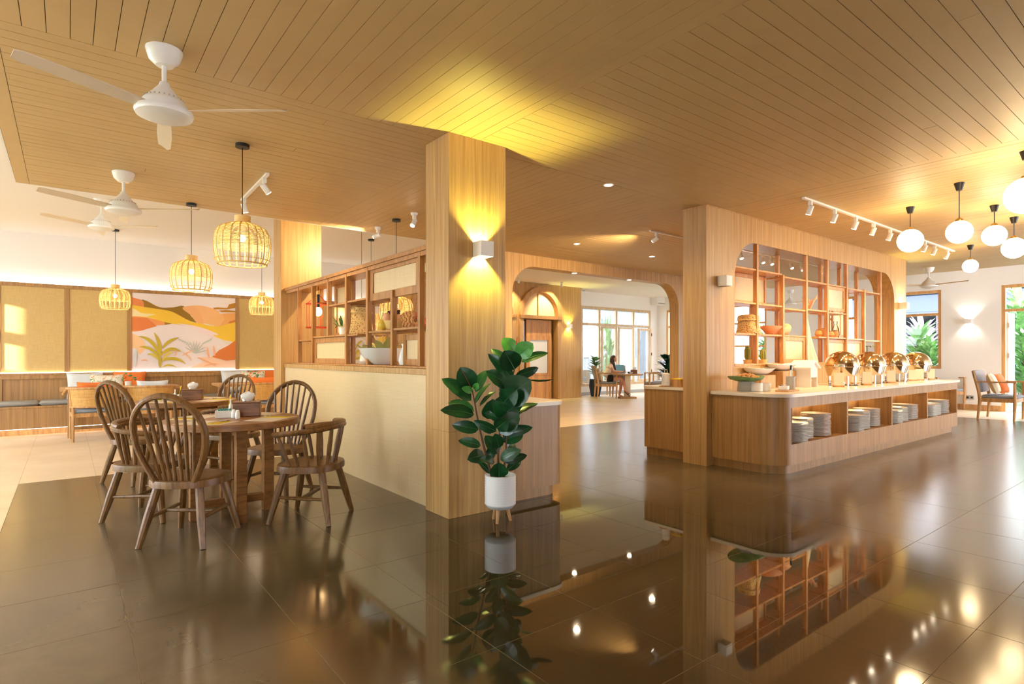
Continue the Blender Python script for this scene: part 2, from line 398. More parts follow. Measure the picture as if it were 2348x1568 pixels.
# ---- walls
def wall(name, mt, ax, a0, a1, z0, z1, t0, t1, holes=()):
    b = MB(); cur = a0
    def B(u0, u1, v0, v1):
        if u1-u0 > 1e-4 and v1-v0 > 1e-4: b.box(u0, u1, t0, t1, v0, v1) if ax == 'x' else b.box(t0, t1, u0, u1, v0, v1)
    for h0, h1, p0, p1 in sorted(holes):
        B(cur, h0, z0, z1); B(h0, h1, z0, p0); B(h0, h1, p1, z1); cur = h1
    B(cur, a1, z0, z1)
    return struct(b.obj(name, mt, None, False))
wall('wall_back', M['wall'], 'x', XL, 6.1, 0, HW, YB, YB+.2)
wall('wall_left', M['wall'], 'y', -4.3, YB, 0, HW, XL-.2, XL, [(3.2, 5.2, .4, 3.2), (5.6, 7.4, .4, 3.2), (8.33, 8.39, .84, 1.12), (8.62, 8.65, .86, 1.0), (8.8, 11.0, .4, 3.2), (11.52, 12.5, 1.86, 2.98)])
XW0, XW1 = onY(1332, 13.3)[0], onY(1492, 13.3)[0]
ZW0, ZW1 = .29, 2.93
wall('wall_window', M['white'], 'x', 12.5, XR+.2, 0, HW, 13.3, 13.5, [(XW0, XW1, ZW0, ZW1)])
RW = [(2.0, 3.5, .0, 2.93), (4.66, 5.95, .97, 2.93), (6.55, 7.35, .0, 2.93), (9.15, 10.9, .3, 2.93), (11.3, 12.9, .3, 2.93)]  # last opening is unseen, added to brighten the room behind the archway
wall('wall_right', M['white'], 'y', -4.3, 13.5, 0, HW, XR, XR+.2, RW)
struct(MB().box(XL-.2, XL, 11.52, 12.5, 2.33, 2.5).obj('window_5', M['white'], None, False))
wall('wall_near', M['laminate2'], 'x', XL-.2, XR+.2, 0, HW, -4.5, -4.3, [(-3.6, -1.2, .9, 2.6), (10.3, 15.5, .4, 2.8)])
# wood wall with the arched doors, y = 12.7 (front) .. 12.98
AC, AR = 10.92, .80                           # arch centre and outer radius
w = MB()
aw = [(5.0, 0), (6.3, 0)]
zsp = 2.46
def notch(c, r): return [(c-r, 0)]+[(c-r, zsp)]+arc(c, zsp, r, 180, 0, 20, r*1.05)[1:-1]+[(c+r, zsp), (c+r, 0)]
A2, A3 = AC-1.72, AC-3.44
poly = [(6.1, 0)]+notch(A3, .8)+notch(A2, .8)+notch(AC, .8)+[(12.6, 0), (12.6, HW), (6.1, HW)]
w.prism(poly, 12.7, 13.3, 'y'); w.box(6.1, 12.5, 12.95, 13.3, 0, HW)
struct(w.obj('wall_arched', M['laminate'], None, False, True))
# ---- columns and archway
def column(x0, x1, y0, y1, top):
    b = MB(); b.box(x0, x1, y0, y1, 0, .69, .0025); b.box(x0+.002, x1-.002, y0+.002, y1-.002, .69, .6925); b.box(x0, x1, y0, y1, .6925, top, .0025)
    return struct(b.obj('column', M['laminate']))
tag(column(2.39, 2.958, 3.89, 4.257, HC), 'square oak column beside the potted rubber plant', 'column')
tag(column(2.39, 2.966, 8.39, 8.745, HW), 'square oak column at the far end of the shelf partition', 'column')
def spandrel(b, cx, cz, r, side, y0, y1):     # fills a top corner: side -1 left, +1 right
    pts = arc(cx, cz, r, 90, 180 if side < 0 else 0, 14)
    b.prism(pts+[(cx+side*r, cz+r)], y0, y1, 'y')
b = MB(); y0, y1 = 7.78, 8.02; r = .5; L, R_, T = 6.06, 10.755, 2.875
b.box(5.3, L, y0, y1, 0, HW).box(R_, 11.7, y0, y1, 0, HW).box(L, R_, y0, y1, T, HW)
spandrel(b, L+r, T-r, r, -1, y0, y1); spandrel(b, R_-r, T-r, r, 1, y0, y1)
struct(b.obj('wall_archway', M['laminate'], None, False, True))
b = MB(); y0, y1 = 3.9, 4.225; r = .49; L, R_, T, B0 = 6.53, 11.75, 2.748, 1.165
b.box(5.93, L, y0, y1, 0, HC).box(R_, 12.325, y0, y1, 0, HC).box(L, R_, y0, y1, T, HC).box(L, R_, y0, y1, 0, B0)
spandrel(b, L+r, T-r, r, -1, y0, y1); spandrel(b, R_-r, T-r, r, 1, y0, y1)
struct(b.obj('wall_buffet', M['laminate'], None, False, True))
struct(MB().box(5.925, 12.33, 3.894, 3.9, HC-.012, HC).box(5.924, 5.93, 3.894, 4.23, HC-.012, HC).obj('trim_2', M['teak']))
# right-hand baseboard, end of the dark floor
for k, (a, c) in enumerate([(-4.3, 2.0), (3.5, 6.55), (7.35, 13.3)]):
    struct(MB().box(XR-.018, XR, a, c, 0, .13, .003).obj('baseboard_right', M['teak']))
struct(MB().box(12.6, XR, 13.28, 13.3, 0, .1, .003).obj('baseboard_window', M['grey']))
# ---- glazed wall behind the archway
def joinery(root, name, u0, u1, v0, v1, us, vs, t, mt, pane=True, ax='y', wd=.06, dp=.08):
    """window frame on a wall plane: us inner mullions, vs transoms"""
    def bx(b, a, c, d, e): (b.box(a, c, t-dp/2, t+dp/2, d, e, .004) if ax == 'y' else b.box(t-dp/2, t+dp/2, a, c, d, e, .004)); return b
    f = MB(); f.frame(u0, u1, v0, v1, t-dp/2, t+dp/2, wd, b=.004, ax=ax); f.obj('outer_frame', mt, root)
    for u in us: bx(MB(), u-wd*.5, u+wd*.5, v0+wd, v1-wd).obj('mullion', mt, root)
    U = [u0+wd/2]+list(us)+[u1-wd/2]
    for v in vs:
        for a, c in zip(U, U[1:]): bx(MB(), a+wd/2, c-wd/2, v-wd*.45, v+wd*.45).obj('transom', mt, root)
    V = [v0+wd/2]+list(vs)+[v1-wd/2]
    if pane:
        for a, c in zip(U, U[1:]):
            for d, e in zip(V, V[1:]):
                q = MB(); (q.box(a, c, t-.004, t+.004, d, e) if ax == 'y' else q.box(t-.004, t+.004, a, c, d, e)); q.obj('pane', M['glass'], root, False)
M['beige'] = wood('beige_window_wood', (214, 186, 148), (196, 164, 122), (14, 14, 1), .5)
wr = bpy.data.objects.new('window_1', None); COL.objects.link(wr); struct(wr)
ms = [onY(x, 13.3)[0] for x in (1375, 1414, 1453)]
joinery(wr, 'window_1', XW0, XW1, ZW0, ZW1, ms, [2.335], 13.34, M['beige'], wd=.09)
# narrow glazed door leaves inside the lower lights, one of them ajar
for k, (a, c) in enumerate([(ms[0]+.05, ms[1]-.05), (ms[1]+.05, ms[2]-.05)]):
    d = tag(MB().frame(a, c, ZW0+.1, 2.28, 13.25, 13.29, .07).obj('door_%d' % (k+1), M['beige']), kind='structure')
d = thing('door_leaf', 'beige glazed door leaf ajar at the right end of the far window wall', 'door', (XW1-.06, 13.24, 0), 0)
MB().frame(-.72, 0, ZW0+.1, 2.26, -.02, .02, .08).obj('leaf_frame', M['beige'], d)
MB().box(-.64, -.08, -.004, .004, ZW0+.18, 2.18).obj('pane', M['glass'], d, False)
for z in (.75, 1.35, 2.05): MB().cyl((.0, -.03, z-.05), (.0, -.03, z+.05), .012, n=8).obj('hinge', M['dark'], d)
# ---- right wall windows
M['orangewood'] = wood('orange_window_wood', (220, 166, 104), (200, 146, 84), (14, 14, 1), .5)
for n, (a, c, d, e), us, vs in [('window_2', RW[1], [], [2.33]), ('window_3', RW[2], [6.95], [2.33]), ('window_4', RW[3], [9.7, 10.3], [1.6, 2.33]), ('added_window', RW[4], [12.1], [2.33])]:
    r_ = bpy.data.objects.new(n, None); COL.objects.link(r_); struct(r_)
    joinery(r_, n, a, c, d, e, us, vs, XR+.06, M['orangewood'], ax='x', wd=.07)
r_ = bpy.data.objects.new('door_3', None); COL.objects.link(r_); struct(r_)
MB().frame(RW[0][0], RW[0][1], 0, 2.93, XR, XR+.1, .07, wb=.01, ax='x').obj('outer_frame', M['orangewood'], r_)
MB().box(XR, XR+.1, RW[0][0]+.07, RW[0][1]-.07, 2.31, 2.37, .003).obj('transom', M['orangewood'], r_)
MB().box(XR+.04, XR+.048, RW[0][0]+.07, RW[0][1]-.07, 2.37, 2.86).obj('pane', M['glass'], r_, False)
lf = thing('door_leaf', 'pale grey panelled door leaf folded open at the right edge', 'door', (XR+.1, 3.42, 0), 0)
M['paledoor'] = mat('pale_door_paint', (216, 220, 220), .5)
MB().frame(.02, .62, .02, 2.29, -.02, .02, .09).obj('leaf_frame', M['paledoor'], lf); MB().box(.1, .54, -.008, .008, .1, 2.2).obj('leaf_panel', M['paledoor'], lf)
for z in (.5, 1.3, 2.0): MB().cyl((.01, -.03, z-.06), (.01, -.03, z+.06), .014, n=8).obj('hinge', M['greymetal'], lf)
# ---- arched doorways: rings, lunettes, header, doors
def half_ring(b, c, z, r0, r1, y0, y1, ky=1.05, n=24):
    o = arc(c, z, r1, 0, 180, n, r1*ky); i = arc(c, z, r0, 180, 0, n, r0*ky)
    for k in range(n):
        q = [o[k], o[k+1], i[n-k-1], i[n-k]]; b.prism(q, y0, y1, 'y')
    return b
M['lunette'] = mat('woven_lunette_panel', (240, 214, 160), .6)
for k, c in enumerate((AC, A2, A3)):
    cat = thing('arch_surround', ['oak arch with pale lunette over the glazed timber door', 'oak arch left of the glazed timber door, half hidden by the column', 'dark arched opening in the far oak wall seen through the shelf partition'][k], 'arch', (0, 0, 0))
    half_ring(MB(), c, zsp, .66, .80, 12.62, 12.86).obj('arch_ring', M['teak'], cat, True, True)
    if k < 2:
        pts = arc(c, zsp, .66, 0, 180, 24, .69); MB().prism(pts, 12.8, 12.84, 'y').obj('lunette', M['lunette'], cat, False, True)
        MB().box(c-.015, c+.015, 12.77, 12.8, zsp, zsp+.66).obj('lunette_bar', M['teak'], cat)
        MB().box(c-.8, c+.8, 12.6, 12.9, zsp-.1, zsp, .004).obj('header', M['laminate2'], cat)
    for s in (-1, 1): MB().box(c+s*.8-.07*(1+s), c+s*.8+.07*(1-s), 12.64, 12.86, 0, zsp-.1, .004).obj('jamb', M['laminate'], cat)
d = thing('timber_door', 'tall timber door with frosted glass panel under the oak arch', 'door', (AC, 12.85, 0))
X0, X1, G0, G1, Z0, Z1 = -.42, .55, -.26, .36, .72, 1.76
MB().box(X0, X1, -.03, .03, 0, Z0, .003).obj('lower_board', M['door'], d); MB().box(X0, X1, -.03, .03, Z1+.12, 2.34, .003).obj('upper_board', M['door'], d)
MB().frame(X0, X1, Z0, Z1+.12, -.04, .035, .13, .12, .06).obj('glass_frame', M['door'], d); MB().box(G0-.05, G1+.05, -.012, .012, Z0+.05, Z1+.02).obj('glass_panel', M['frost'], d, False)
tag(MB().box(AC-.82, AC-.46, 12.86, 12.88, .05, 2.3).obj('mirror_panel', M['mirror'], None, False), 'narrow mirror panel left of the timber door', 'mirror')
tag(MB().box(A2-.7, A2+.7, 12.88, 12.9, .05, 2.34).obj('mirror_panel', M['mirror'], None, False), 'wide mirror panel in the arch beside the door, behind the column', 'mirror')
# ---- back wall: wainscot, bench, woven panels, mural
YP = 12.66
tag_stile = [(-4.45, -.98), (-.98, .0), (.0, .9), (.9, 2.73), (2.73, 3.62), (3.62, 4.95)]
wp = thing('wall_panelling', 'oak framework holding woven panels and mural above the bench', 'panelling', (0, YP, 0))
ZT, ZB = 2.53, 1.0
MB().box(-4.45, 6.09, -.014, .1, ZT-.065, ZT, .003).obj('top_rail', M['laminate2'], wp)
MB().box(-4.45, 6.09, -.03, .1, ZB-.035, ZB, .003).obj('ledge', M['laminate2'], wp)
for x in (-4.42, -2.7, -.9, .003, .913, 2.747, 3.62, 4.92, 6.055): MB().box(x-.036, x+.036, -.012, .1, ZB, ZT-.065, .003).obj('stile', M['laminate2'], wp)
E0 = [-4.384, -2.664, -.864, .039, .949, 2.783, 3.656, 4.884]; E1 = [-2.736, -.936, -.033, .877, 2.711, 3.584, 4.884]
for i in range(7):
    if i != 4: MB().box(E0[i], E1[i], .003, .03, ZB, ZT-.065).obj('woven_panel', M['weave'], wp, False)
MB().box(-4.4, 6.05, -.022, .0, ZB, ZB+.012).obj('lower_light_strip', M['ledw'], wp)
MB().box(-4.4, 6.05, .03, .09, ZT+.002, ZT+.012).obj('upper_light_strip', M['ledw'], wp)

# unseen blocks added outside the left-hand windows to keep low sun out
for k, (a, c) in enumerate([(-4.0, 1.5), (1.5, 4.85), (5.9, 8.25)]):
    struct(MB().box(-14.6, -14, a, c, -.1, 5.4, .05).obj('sun_blocker', M['palm']))
struct(MB().box(-24, -4.7, -6, 16, -.12, -.02).obj('garden_ground', M['ground'], None, False))
# ================================================================ MURAL, BENCH, CUSHIONS
mu = thing('mural', 'printed mural of orange hills, yellow meadow and tropical leaves', 'mural', (0, 0, 0))
MC = {}
def mcol(c):
    if c not in MC: MC[c] = mat('mural_ink', c, .75)
    return MC[c]
YM = 12.662
MX0, MX1, MZ0, MZ1 = .949, 2.711, 1.0, 2.465
MB().box(MX0, MX1, YM, YM+.02, MZ0, MZ1).obj('mural_sheet', mcol((240, 226, 224)), mu, False)
def mp(u, v):
    x, z = onY(300+u/6.522, YM, 660+v/6.522); return min(max(x, MX0), MX1), min(max(z, MZ0+.012), MZ1)
layer = [0]
def shape(pts, c, name='printed_shape'):
    layer[0] += 1; y = YM-.0004*layer[0]
    MB().add([(mp(u, v)[0], y, mp(u, v)[1]) for u, v in pts], [tuple(range(len(pts)))]).obj(name, mcol(c), mu, False)
def smooth(pts, n=4):                        # closed Catmull-Rom
    o = []; k = len(pts)
    for i in range(k):
        p0, p1, p2, p3 = pts[i-1], pts[i], pts[(i+1) % k], pts[(i+2) % k]
        for j in range(n):
            t = j/n; o.append(tuple(.5*((2*p1[a])+(-p0[a]+p2[a])*t+(2*p0[a]-5*p1[a]+4*p2[a]-p3[a])*t*t+(-p0[a]+3*p1[a]-3*p2[a]+p3[a])*t**3) for a in (0, 1)))
    return o
shape([(5, 680), (120, 720), (200, 800), (230, 900), (140, 1000), (60, 900), (5, 900)], (250, 204, 156))
shape([(980, 1040), (1220, 1030), (1420, 1085), (1565, 1080), (1565, 1190), (900, 1190), (1100, 1100)], (250, 208, 176))
shape(smooth([(160, 180), (250, 200), (430, 288), (640, 290), (790, 272), (900, 420), (990, 515), (850, 480), (600, 355), (400, 315), (190, 290)]), (156, 116, 34))
shape([(5, 138), (150, 175), (190, 210), (198, 285), (5, 270)], (234, 142, 84))
shape(smooth([(770, 300), (950, 262), (1150, 285), (1330, 380), (1110, 530), (980, 512), (900, 410)]), (244, 182, 124))
shape([(950, 262), (1000, 330), (1060, 420), (1090, 520), (1110, 525), (1330, 382), (1150, 285)], (246, 190, 130))
shape([(1100, 530), (1180, 470), (1320, 388), (1565, 372), (1565, 530), (1300, 580)], (247, 190, 122))
shape([(1370, 390), (1400, 470), (1320, 575), (1565, 530), (1565, 372)], (244, 178, 106))
shape([(1450, 530), (1480, 500), (1565, 478), (1565, 530)], (222, 136, 70))
shape([(1225, 300), (1300, 290), (1440, 302), (1470, 244), (1565, 226), (1565, 300), (1440, 322), (1250, 320)], (190, 132, 36))
shape([(1310, 342), (1420, 330), (1565, 345), (1565, 366), (1360, 366)], (190, 132, 36))
shape(smooth([(-40, 265), (200, 285), (420, 320), (600, 350), (760, 430), (900, 500), (1050, 535), (1300, 575), (1620, 520), (1620, 795), (1350, 768), (1200, 690), (1000, 612), (850, 572), (650, 540), (490, 512), (250, 442), (-40, 432)]), (247, 202, 66))
shape([(20, 300), (80, 330), (150, 375), (380, 395), (240, 430), (5, 425)], (246, 226, 172))
shape(smooth([(-20, 437), (250, 447), (500, 512), (500, 550), (380, 560), (270, 600), (150, 640), (-20, 636)]), (240, 156, 92))
shape([(5, 437), (240, 447), (330, 520), (385, 572), (150, 640), (5, 636)], (230, 132, 70))
shape([(500, 510), (620, 537), (510, 552)], (168, 120, 42))
shape(smooth([(690, 535), (900, 556), (1100, 608), (1310, 698), (1200, 695), (1050, 635), (850, 575)]), (242, 220, 222))
shape(smooth([(900, 610), (1080, 650), (1230, 720), (1340, 765), (1220, 745), (1080, 680)]), (242, 220, 222))
shape([(1215, 1032), (1320, 930), (1440, 870), (1565, 785), (1565, 1075), (1420, 1085), (1280, 1050)], (228, 130, 62))
shape([(1345, 770), (1500, 800), (1460, 850), (1400, 830)], (232, 222, 204))
def mleaf(p0, p1, p2, w, c):
    L = []; R = []; n = 8
    for i in range(n+1):
        t = i/n; q = [(1-t)**2*a+2*t*(1-t)*b_+t*t*e for a, b_, e in zip(p0, p1, p2)]; d = [2*(1-t)*(b_-a)+2*t*(e-b_) for a, b_, e in zip(p0, p1, p2)]
        l = math.hypot(*d) or 1; h = w*math.sin(PI*min(1, .12+.88*t))**.8; L.append((q[0]-d[1]/l*h, q[1]+d[0]/l*h)); R.append((q[0]+d[1]/l*h, q[1]-d[0]/l*h))
    shape(L+R[::-1], c, 'printed_leaf')
O = (204, 178, 52); O2 = (222, 198, 84)
for k in range(9):
    a = -150+k*17; mleaf((960, 980), (960+70*math.cos(math.radians(a)), 980+70*math.sin(math.radians(a))*1.3), (960+190*math.cos(math.radians(a)), 980+200*math.sin(math.radians(a))), 9, (196, 198, 190))
for k in range(6): mleaf((700+k*30, 780+k*16), (730+k*28, 760+k*16), (770+k*26, 790+k*10), 7, (200, 204, 196)); mleaf((1060+k*24, 850-k*10), (1090+k*22, 810-k*10), (1150+k*14, 800-k*12), 7, (200, 204, 196))
for q in [((440, 1010), (440, 800), (340, 662), 26), ((425, 1000), (330, 740), (105, 722), 26), ((420, 1040), (300, 860), (118, 884), 22), ((470, 900), (560, 770), (730, 742), 22), ((455, 1000), (600, 850), (755, 960), 26),
          ((470, 1080), (680, 1010), (822, 1140), 24), ((420, 1080), (320, 960), (240, 1000), 20), ((460, 1100), (540, 960), (640, 960), 18), ((440, 1190), (420, 1100), (440, 960), 22), ((480, 1180), (560, 1120), (690, 1190), 14)]:
    mleaf(*q, O if q[3] > 21 else O2)
for q in [((1170, 1045), (1140, 960), (1145, 875), 16), ((1250, 1015), (1250, 930), (1230, 855), 16), ((760, 1010), (860, 960), (960, 920), 9), ((640, 1020), (700, 980), (640, 910), 10), ((150, 1090), (200, 1060), (260, 1100), 10), ((900, 1090), (860, 1000), (760, 960), 8),
          ((1000, 1040), (1150, 1100), (1290, 1180), 12), ((1080, 1180), (1180, 1120), (1330, 1140), 10), ((60, 1180), (60, 1000), (80, 900), 22)]:
    mleaf(*q, (247, 186, 140) if q[3] < 20 else (214, 220, 214))
mu2 = dup(mu, 'second printed mural of leaves and hills, glimpsed through the partition shelf', (4.372, 0, 0)); mu2.scale = (.62, 1, 1)
# ---- bench along the back wall
bn = thing('wall_bench', 'long built-in oak bench under the mural', 'bench', (0, 12.15, 0))
MB().box(-4.45, 4.95, 0, .03, .11, .44, .003).obj('front_panel', M['laminate2'], bn)
MB().box(-4.45, 4.95, .1, .13, 0, .11).obj('toe_board', M['teak'], bn)
MB().box(-4.45, 4.95, -.01, .5, .44, .475, .004).obj('seat_board', M['laminate2'], bn)
MB().box(-4.45, 4.95, .03, .05, .1, .108).obj('toe_light_strip', M['ledw'], bn)
MB().box(-4.45, 4.95, .49, .52, .475, .965).obj('back_board', M['laminate2'], bn)
MB().box(-4.45, 4.95, .46, .49, .9, .965, .003).obj('back_rail', M['laminate2'], bn)
for x in (-2.7, -.9, .003, .9, 1.83, 2.747, 3.62): MB().box(x-.06, x+.06, .465, .49, .475, .9, .003).obj('back_stile', M['laminate2'], bn)
lamp('AREA', (1.0, 12.1, .1), 1.5, (1, .74, .36), None, (5, .03), (0, .35, -1), name='toe_light')
def pad(w, d, h, r=.02): return MB().box(-w/2, w/2, -d/2, d/2, 0, h, r)
pads = [(-1.32, 'first'), (-.665, 'second'), (-.115, ''), (.45, ''), (1.02, ''), (1.6, ''), (2.18, ''), (2.76, ''), (3.34, '')]
lbl = ['grey seat pad cut off by the left edge of the photo', 'grey seat pad second from the left on the bench', 'grey seat pad beside the left wooden table leg', 'grey seat pad under the white and floral cushions',
       'grey seat pad behind the second cane armchair', 'grey seat pad below the left half of the mural', 'grey seat pad below the right half of the mural', 'grey seat pad behind the right-hand cushions', 'grey seat pad hidden beside the far column']
first = None
for k, (x, _) in enumerate(pads):
    o = (pad(.55, .44, .075, .03).obj('seat_pad', M['greyseat']) if first is None else first.copy())
    if first is not None: COL.objects.link(o)
    first = first or o; o.location = (x+.03, 12.38, .476); tag(o, lbl[k], 'seat pad', 'grey pads along the bench')
def pillow_mb(w, h, t, n=12):
    b = MB(); vs = []
    for s in (-1, 1):
        for i in range(n+1):
            for j in range(n+1):
                u = i/n*2-1; v = j/n*2-1; e = max(0, (1-u**4)*(1-v**4))**.5
                pinch = 1-.07*(1-abs(u)**2)*abs(v)**3; pu = 1-.07*(1-abs(v)**2)*abs(u)**3
                vs.append((u*w/2*pu, s*t/2*e, (v*h/2*pinch)+h/2))
    k = (n+1)**2; fs = []
    for i in range(n):
        for j in range(n):
            a = i*(n+1)+j; q = (a, a+n+1, a+n+2, a+1); fs.append(q); fs.append(tuple(k+x for x in q[::-1]))
    return b.add(vs, fs)
def pillow(mt, label, loc, w=.46, h=.46, t=.14, tilt=.2, rz=0, roll=0, group=None):
    o = pillow_mb(w, h, t).obj('cushion', M[mt], None, True)
    o.location = loc; o.rotation_euler = (tilt, roll, rz); tag(o, label, 'cushion', group)
    return o
def bx(px): return onY(px, 12.45)[0]
pz = .553
G1 = 'cushions on the bench'
pillow('paleblue', 'pale grey cushion on the bench, leftmost behind the cane armchairs', (bx(196), 12.44, pz), .52, .46, .14, -.25, .05, group=G1)
pillow('floral', 'tropical floral cushion between pale grey and orange on the left', (bx(245), 12.33, pz), .5, .43, .13, -.3, 0, group=G1)
pillow('orange', 'large orange cushion against the bench back, left of the mural leaves', (bx(298), 12.46, pz), .5, .47, .14, -.22, -.06, group=G1)
pillow('paleblue', 'pale grey cushion on the bench behind the far hoop chair', (bx(540), 12.44, pz), .5, .46, .14, -.25, .05, group=G1)
pillow('floral', 'tropical floral cushion on the bench beside the far column', (bx(580), 12.33, pz), .48, .45, .13, -.3, 0, group=G1)
pillow('orange', 'orange cushion on the bench, rightmost beside the far column', (bx(622), 12.46, pz), .46, .46, .14, -.22, 0, group=G1)
# ================================================================ WINDSOR CHAIRS
def seat_mb(w, d, z, t, flat=.5):
    b = MB(); n = 32; rings = [(1, z-t), (1.0, z-t*.35), (.985, z-.004), (.95, z), (.6, z-.008), (.25, z-.012)]
    vs = []
    for s, zz in rings:
        for i in range(n):
            a = 2*PI*i/n; x = math.copysign(abs(math.cos(a))**.8, math.cos(a))*w/2; y = math.copysign(abs(math.sin(a))**.8, math.sin(a))*d/2
            x *= 1+.05*(y/(d/2)); vs.append((x*s, y*s, zz))
    fs = [tuple(range(n))[::-1], tuple(range(5*n, 6*n))]
    for k in range(5):
        for i in range(n): fs.append((k*n+i, k*n+(i+1) % n, (k+1)*n+(i+1) % n, (k+1)*n+i))
    return b.add(vs, fs)
def taper(b, p, q, r0, rm, r1, n=9):
    p = Vector(p); q = Vector(q); return b.tube([p.lerp(q, t) for t in (0, .25, .5, .75, 1)], [r0, (r0+rm)/2, rm, (rm+r1)/2, r1], n)
def chair_base(t, w=.2, dd=.22, zs=.40):
    feet = {}
    for nm, sx, sy in (('leg', -1, -1), ('leg', 1, -1), ('leg', 1, 1), ('leg', -1, 1)):
        top = Vector((sx*w*.72, sy*dd*.68, zs)); bot = Vector((sx*(w+.02), sy*(dd+.02), 0))
        taper(MB(), top, bot, .027, .029, .019).obj('leg', M['chair'], t); feet[(sx, sy)] = (top, bot)
    mid = {}
    for sx in (-1, 1):
        a = feet[(sx, -1)]; c = feet[(sx, 1)]; p = a[0].lerp(a[1], .52); q = c[0].lerp(c[1], .5)
        taper(MB(), p, q, .011, .016, .011, 7).obj('stretcher', M['chair'], t); mid[sx] = p.lerp(q, .5)
    taper(MB(), mid[-1], mid[1], .011, .016, .011, 7).obj('stretcher', M['chair'], t)
    for sy in (-1, 1): MB().box(-w*.72-.035, w*.72+.035, sy*dd*.68-.025, sy*dd*.68+.025, zs-.004, zs+.015, .004).obj('seat_batten', M['chair'], t)
def hoop_chair(label, loc, rz, group):
    t = thing('windsor_chair', label, 'chair', loc, rz, group)
    seat_mb(.50, .47, .45, .05).obj('seat', M['chair'], t); chair_base(t)
    # hoop: ellipse in a plane leaning back
    def H(a):                                # a in degrees, -30 .. 210
        x = .242*math.cos(math.radians(a)); v = .335+.255*math.sin(math.radians(a))
        if a < 0 or a > 180:
            k = (v-.0)/.335; x = math.copysign(.135+.107*max(0, k)**.9, math.cos(math.radians(a)))
        return Vector((x, -.185-.2*v-.03*math.sin(math.radians(max(0, min(180, a)))), .445+v))
    pts = [H(0)+Vector((0, 0, 0))]
    low = lambda s: [Vector((s*(.135+.107*math.sin(PI/2*k/5)), -.185-.2*(.335*k/5), .44+.335*k/5)) for k in range(5)]
    P = low(1)+[H(a) for a in range(0, 181, 9)]+low(-1)[::-1]
    MB().tube(P, .0255, 9, flat=.75).obj('back_hoop', M['chair'], t)
    for i in range(7):
        u = (i-3)/3; xb = u*.115; xt = u*.185; vt = .335+.25*math.sqrt(max(0, 1-(xt/.242)**2))
        taper(MB(), (xb, -.178+.02*abs(u), .44), (xt, -.185-.2*vt, .44+vt), .011, .0145, .009, 8).obj('spindle', M['chair'], t)
    return t
def bow_chair(label, loc, rz, group):
    t = thing('captains_chair', label, 'chair', loc, rz, group)
    seat_mb(.53, .48, .45, .052).obj('seat', M['chair'], t); chair_base(t, .215, .22)
    def A(k):                                # arm line, k in -1..1, back at 0
        a = math.radians(270+k*128); x = .295*math.cos(a); y = .03+.265*math.sin(a)
        return Vector((x, y, .745-.055*abs(k)**1.3))
    P = [A(-1+i/14) for i in range(29)]
    MB().tube(P, .028, 9, flat=.75).obj('arm_bow', M['chair'], t)
    MB().tube([A(-.52+1.04*i/12)+Vector((0, .0, .026)) for i in range(13)], .022, 8, flat=.9).obj('crest', M['chair'], t)
    for i in range(11):
        k = -0.93+1.86*i/10; p = A(k); a = math.radians(270+k*118); q = Vector((.215*math.cos(a), .02+.195*math.sin(a), .44))
        taper(MB(), q, p, .0125, .0165, .012, 8).obj('spindle', M['chair'], t)
    return t
TC1 = Vector((1.07, 5.09, 0)); TC2 = Vector((1.1, 7.5, 0))
def face(p, c): return math.atan2(-(c[0]-p[0]), c[1]-p[1])
GW = 'wooden windsor chairs round the near tables'
h0 = hoop_chair('hoop-backed wooden chair nearest the camera, back turned to it', (.70, 4.63, 0), 0, GW); h0.rotation_euler[2] = face((.70, 4.63), TC1)
q = (1.56, 5.58); dup(h0, 'hoop-backed wooden chair at the near table, beside the woven half wall', (q[0], q[1], 0), face(q, TC1))
q = (.60, 7.10); dup(h0, 'hoop-backed wooden chair on the left, at the second table, partly behind', (q[0], q[1], 0), face(q, TC2)-.1)
q = (1.58, 7.98); dup(h0, 'hoop-backed wooden chair farthest away, in front of the mural', (q[0], q[1], 0), face(q, TC2))
q = (1.56, 4.63); b0 = bow_chair('low bow-armed wooden chair right of the near table', (q[0], q[1], 0), face(q, TC1), GW)
q = (.545, 5.50); dup(b0, 'low bow-armed wooden chair left of the near table, behind the front chair', (q[0], q[1], 0), face(q, TC1))
q = (1.46, 6.88); dup(b0, 'low bow-armed wooden chair seen beneath the near tabletop, at the second table', (q[0], q[1], 0), face(q, TC2))
# ---- round tables
def round_table(label, c):
    t = thing('round_table', label, 'table', c, 0, 'round wooden tables'); r = .513
    MB().lathe([(r-.006, .735), (r, .74), (r, .783), (r-.005, .788), (0, .788)], 64).obj('tabletop', M['table'], t)
    for a in range(4):
        x, y = .272*math.cos(a*PI/2), .272*math.sin(a*PI/2)
        MB().box(x-.04, x+.04, y-.04, y+.04, .0, .735, .004).obj('leg', M['table'], t)
    MB().box(-.24, .24, -.03, .03, .09, .15, .003).box(-.03, .03, -.24, -.03, .09, .15, .003).box(-.03, .03, .03, .24, .09, .15, .003).obj('foot_rail', M['table'], t)
    MB().box(-.235, .235, -.03, .03, .68, .735, .003).box(-.03, .03, -.235, -.03, .68, .735, .003).box(-.03, .03, .03, .235, .68, .735, .003).obj('top_rail', M['table'], t)
    return t
t1 = round_table('round wooden dining table nearest the camera with four square legs', TC1)
dup(t1, 'second round wooden table, behind the nearest one', TC2)
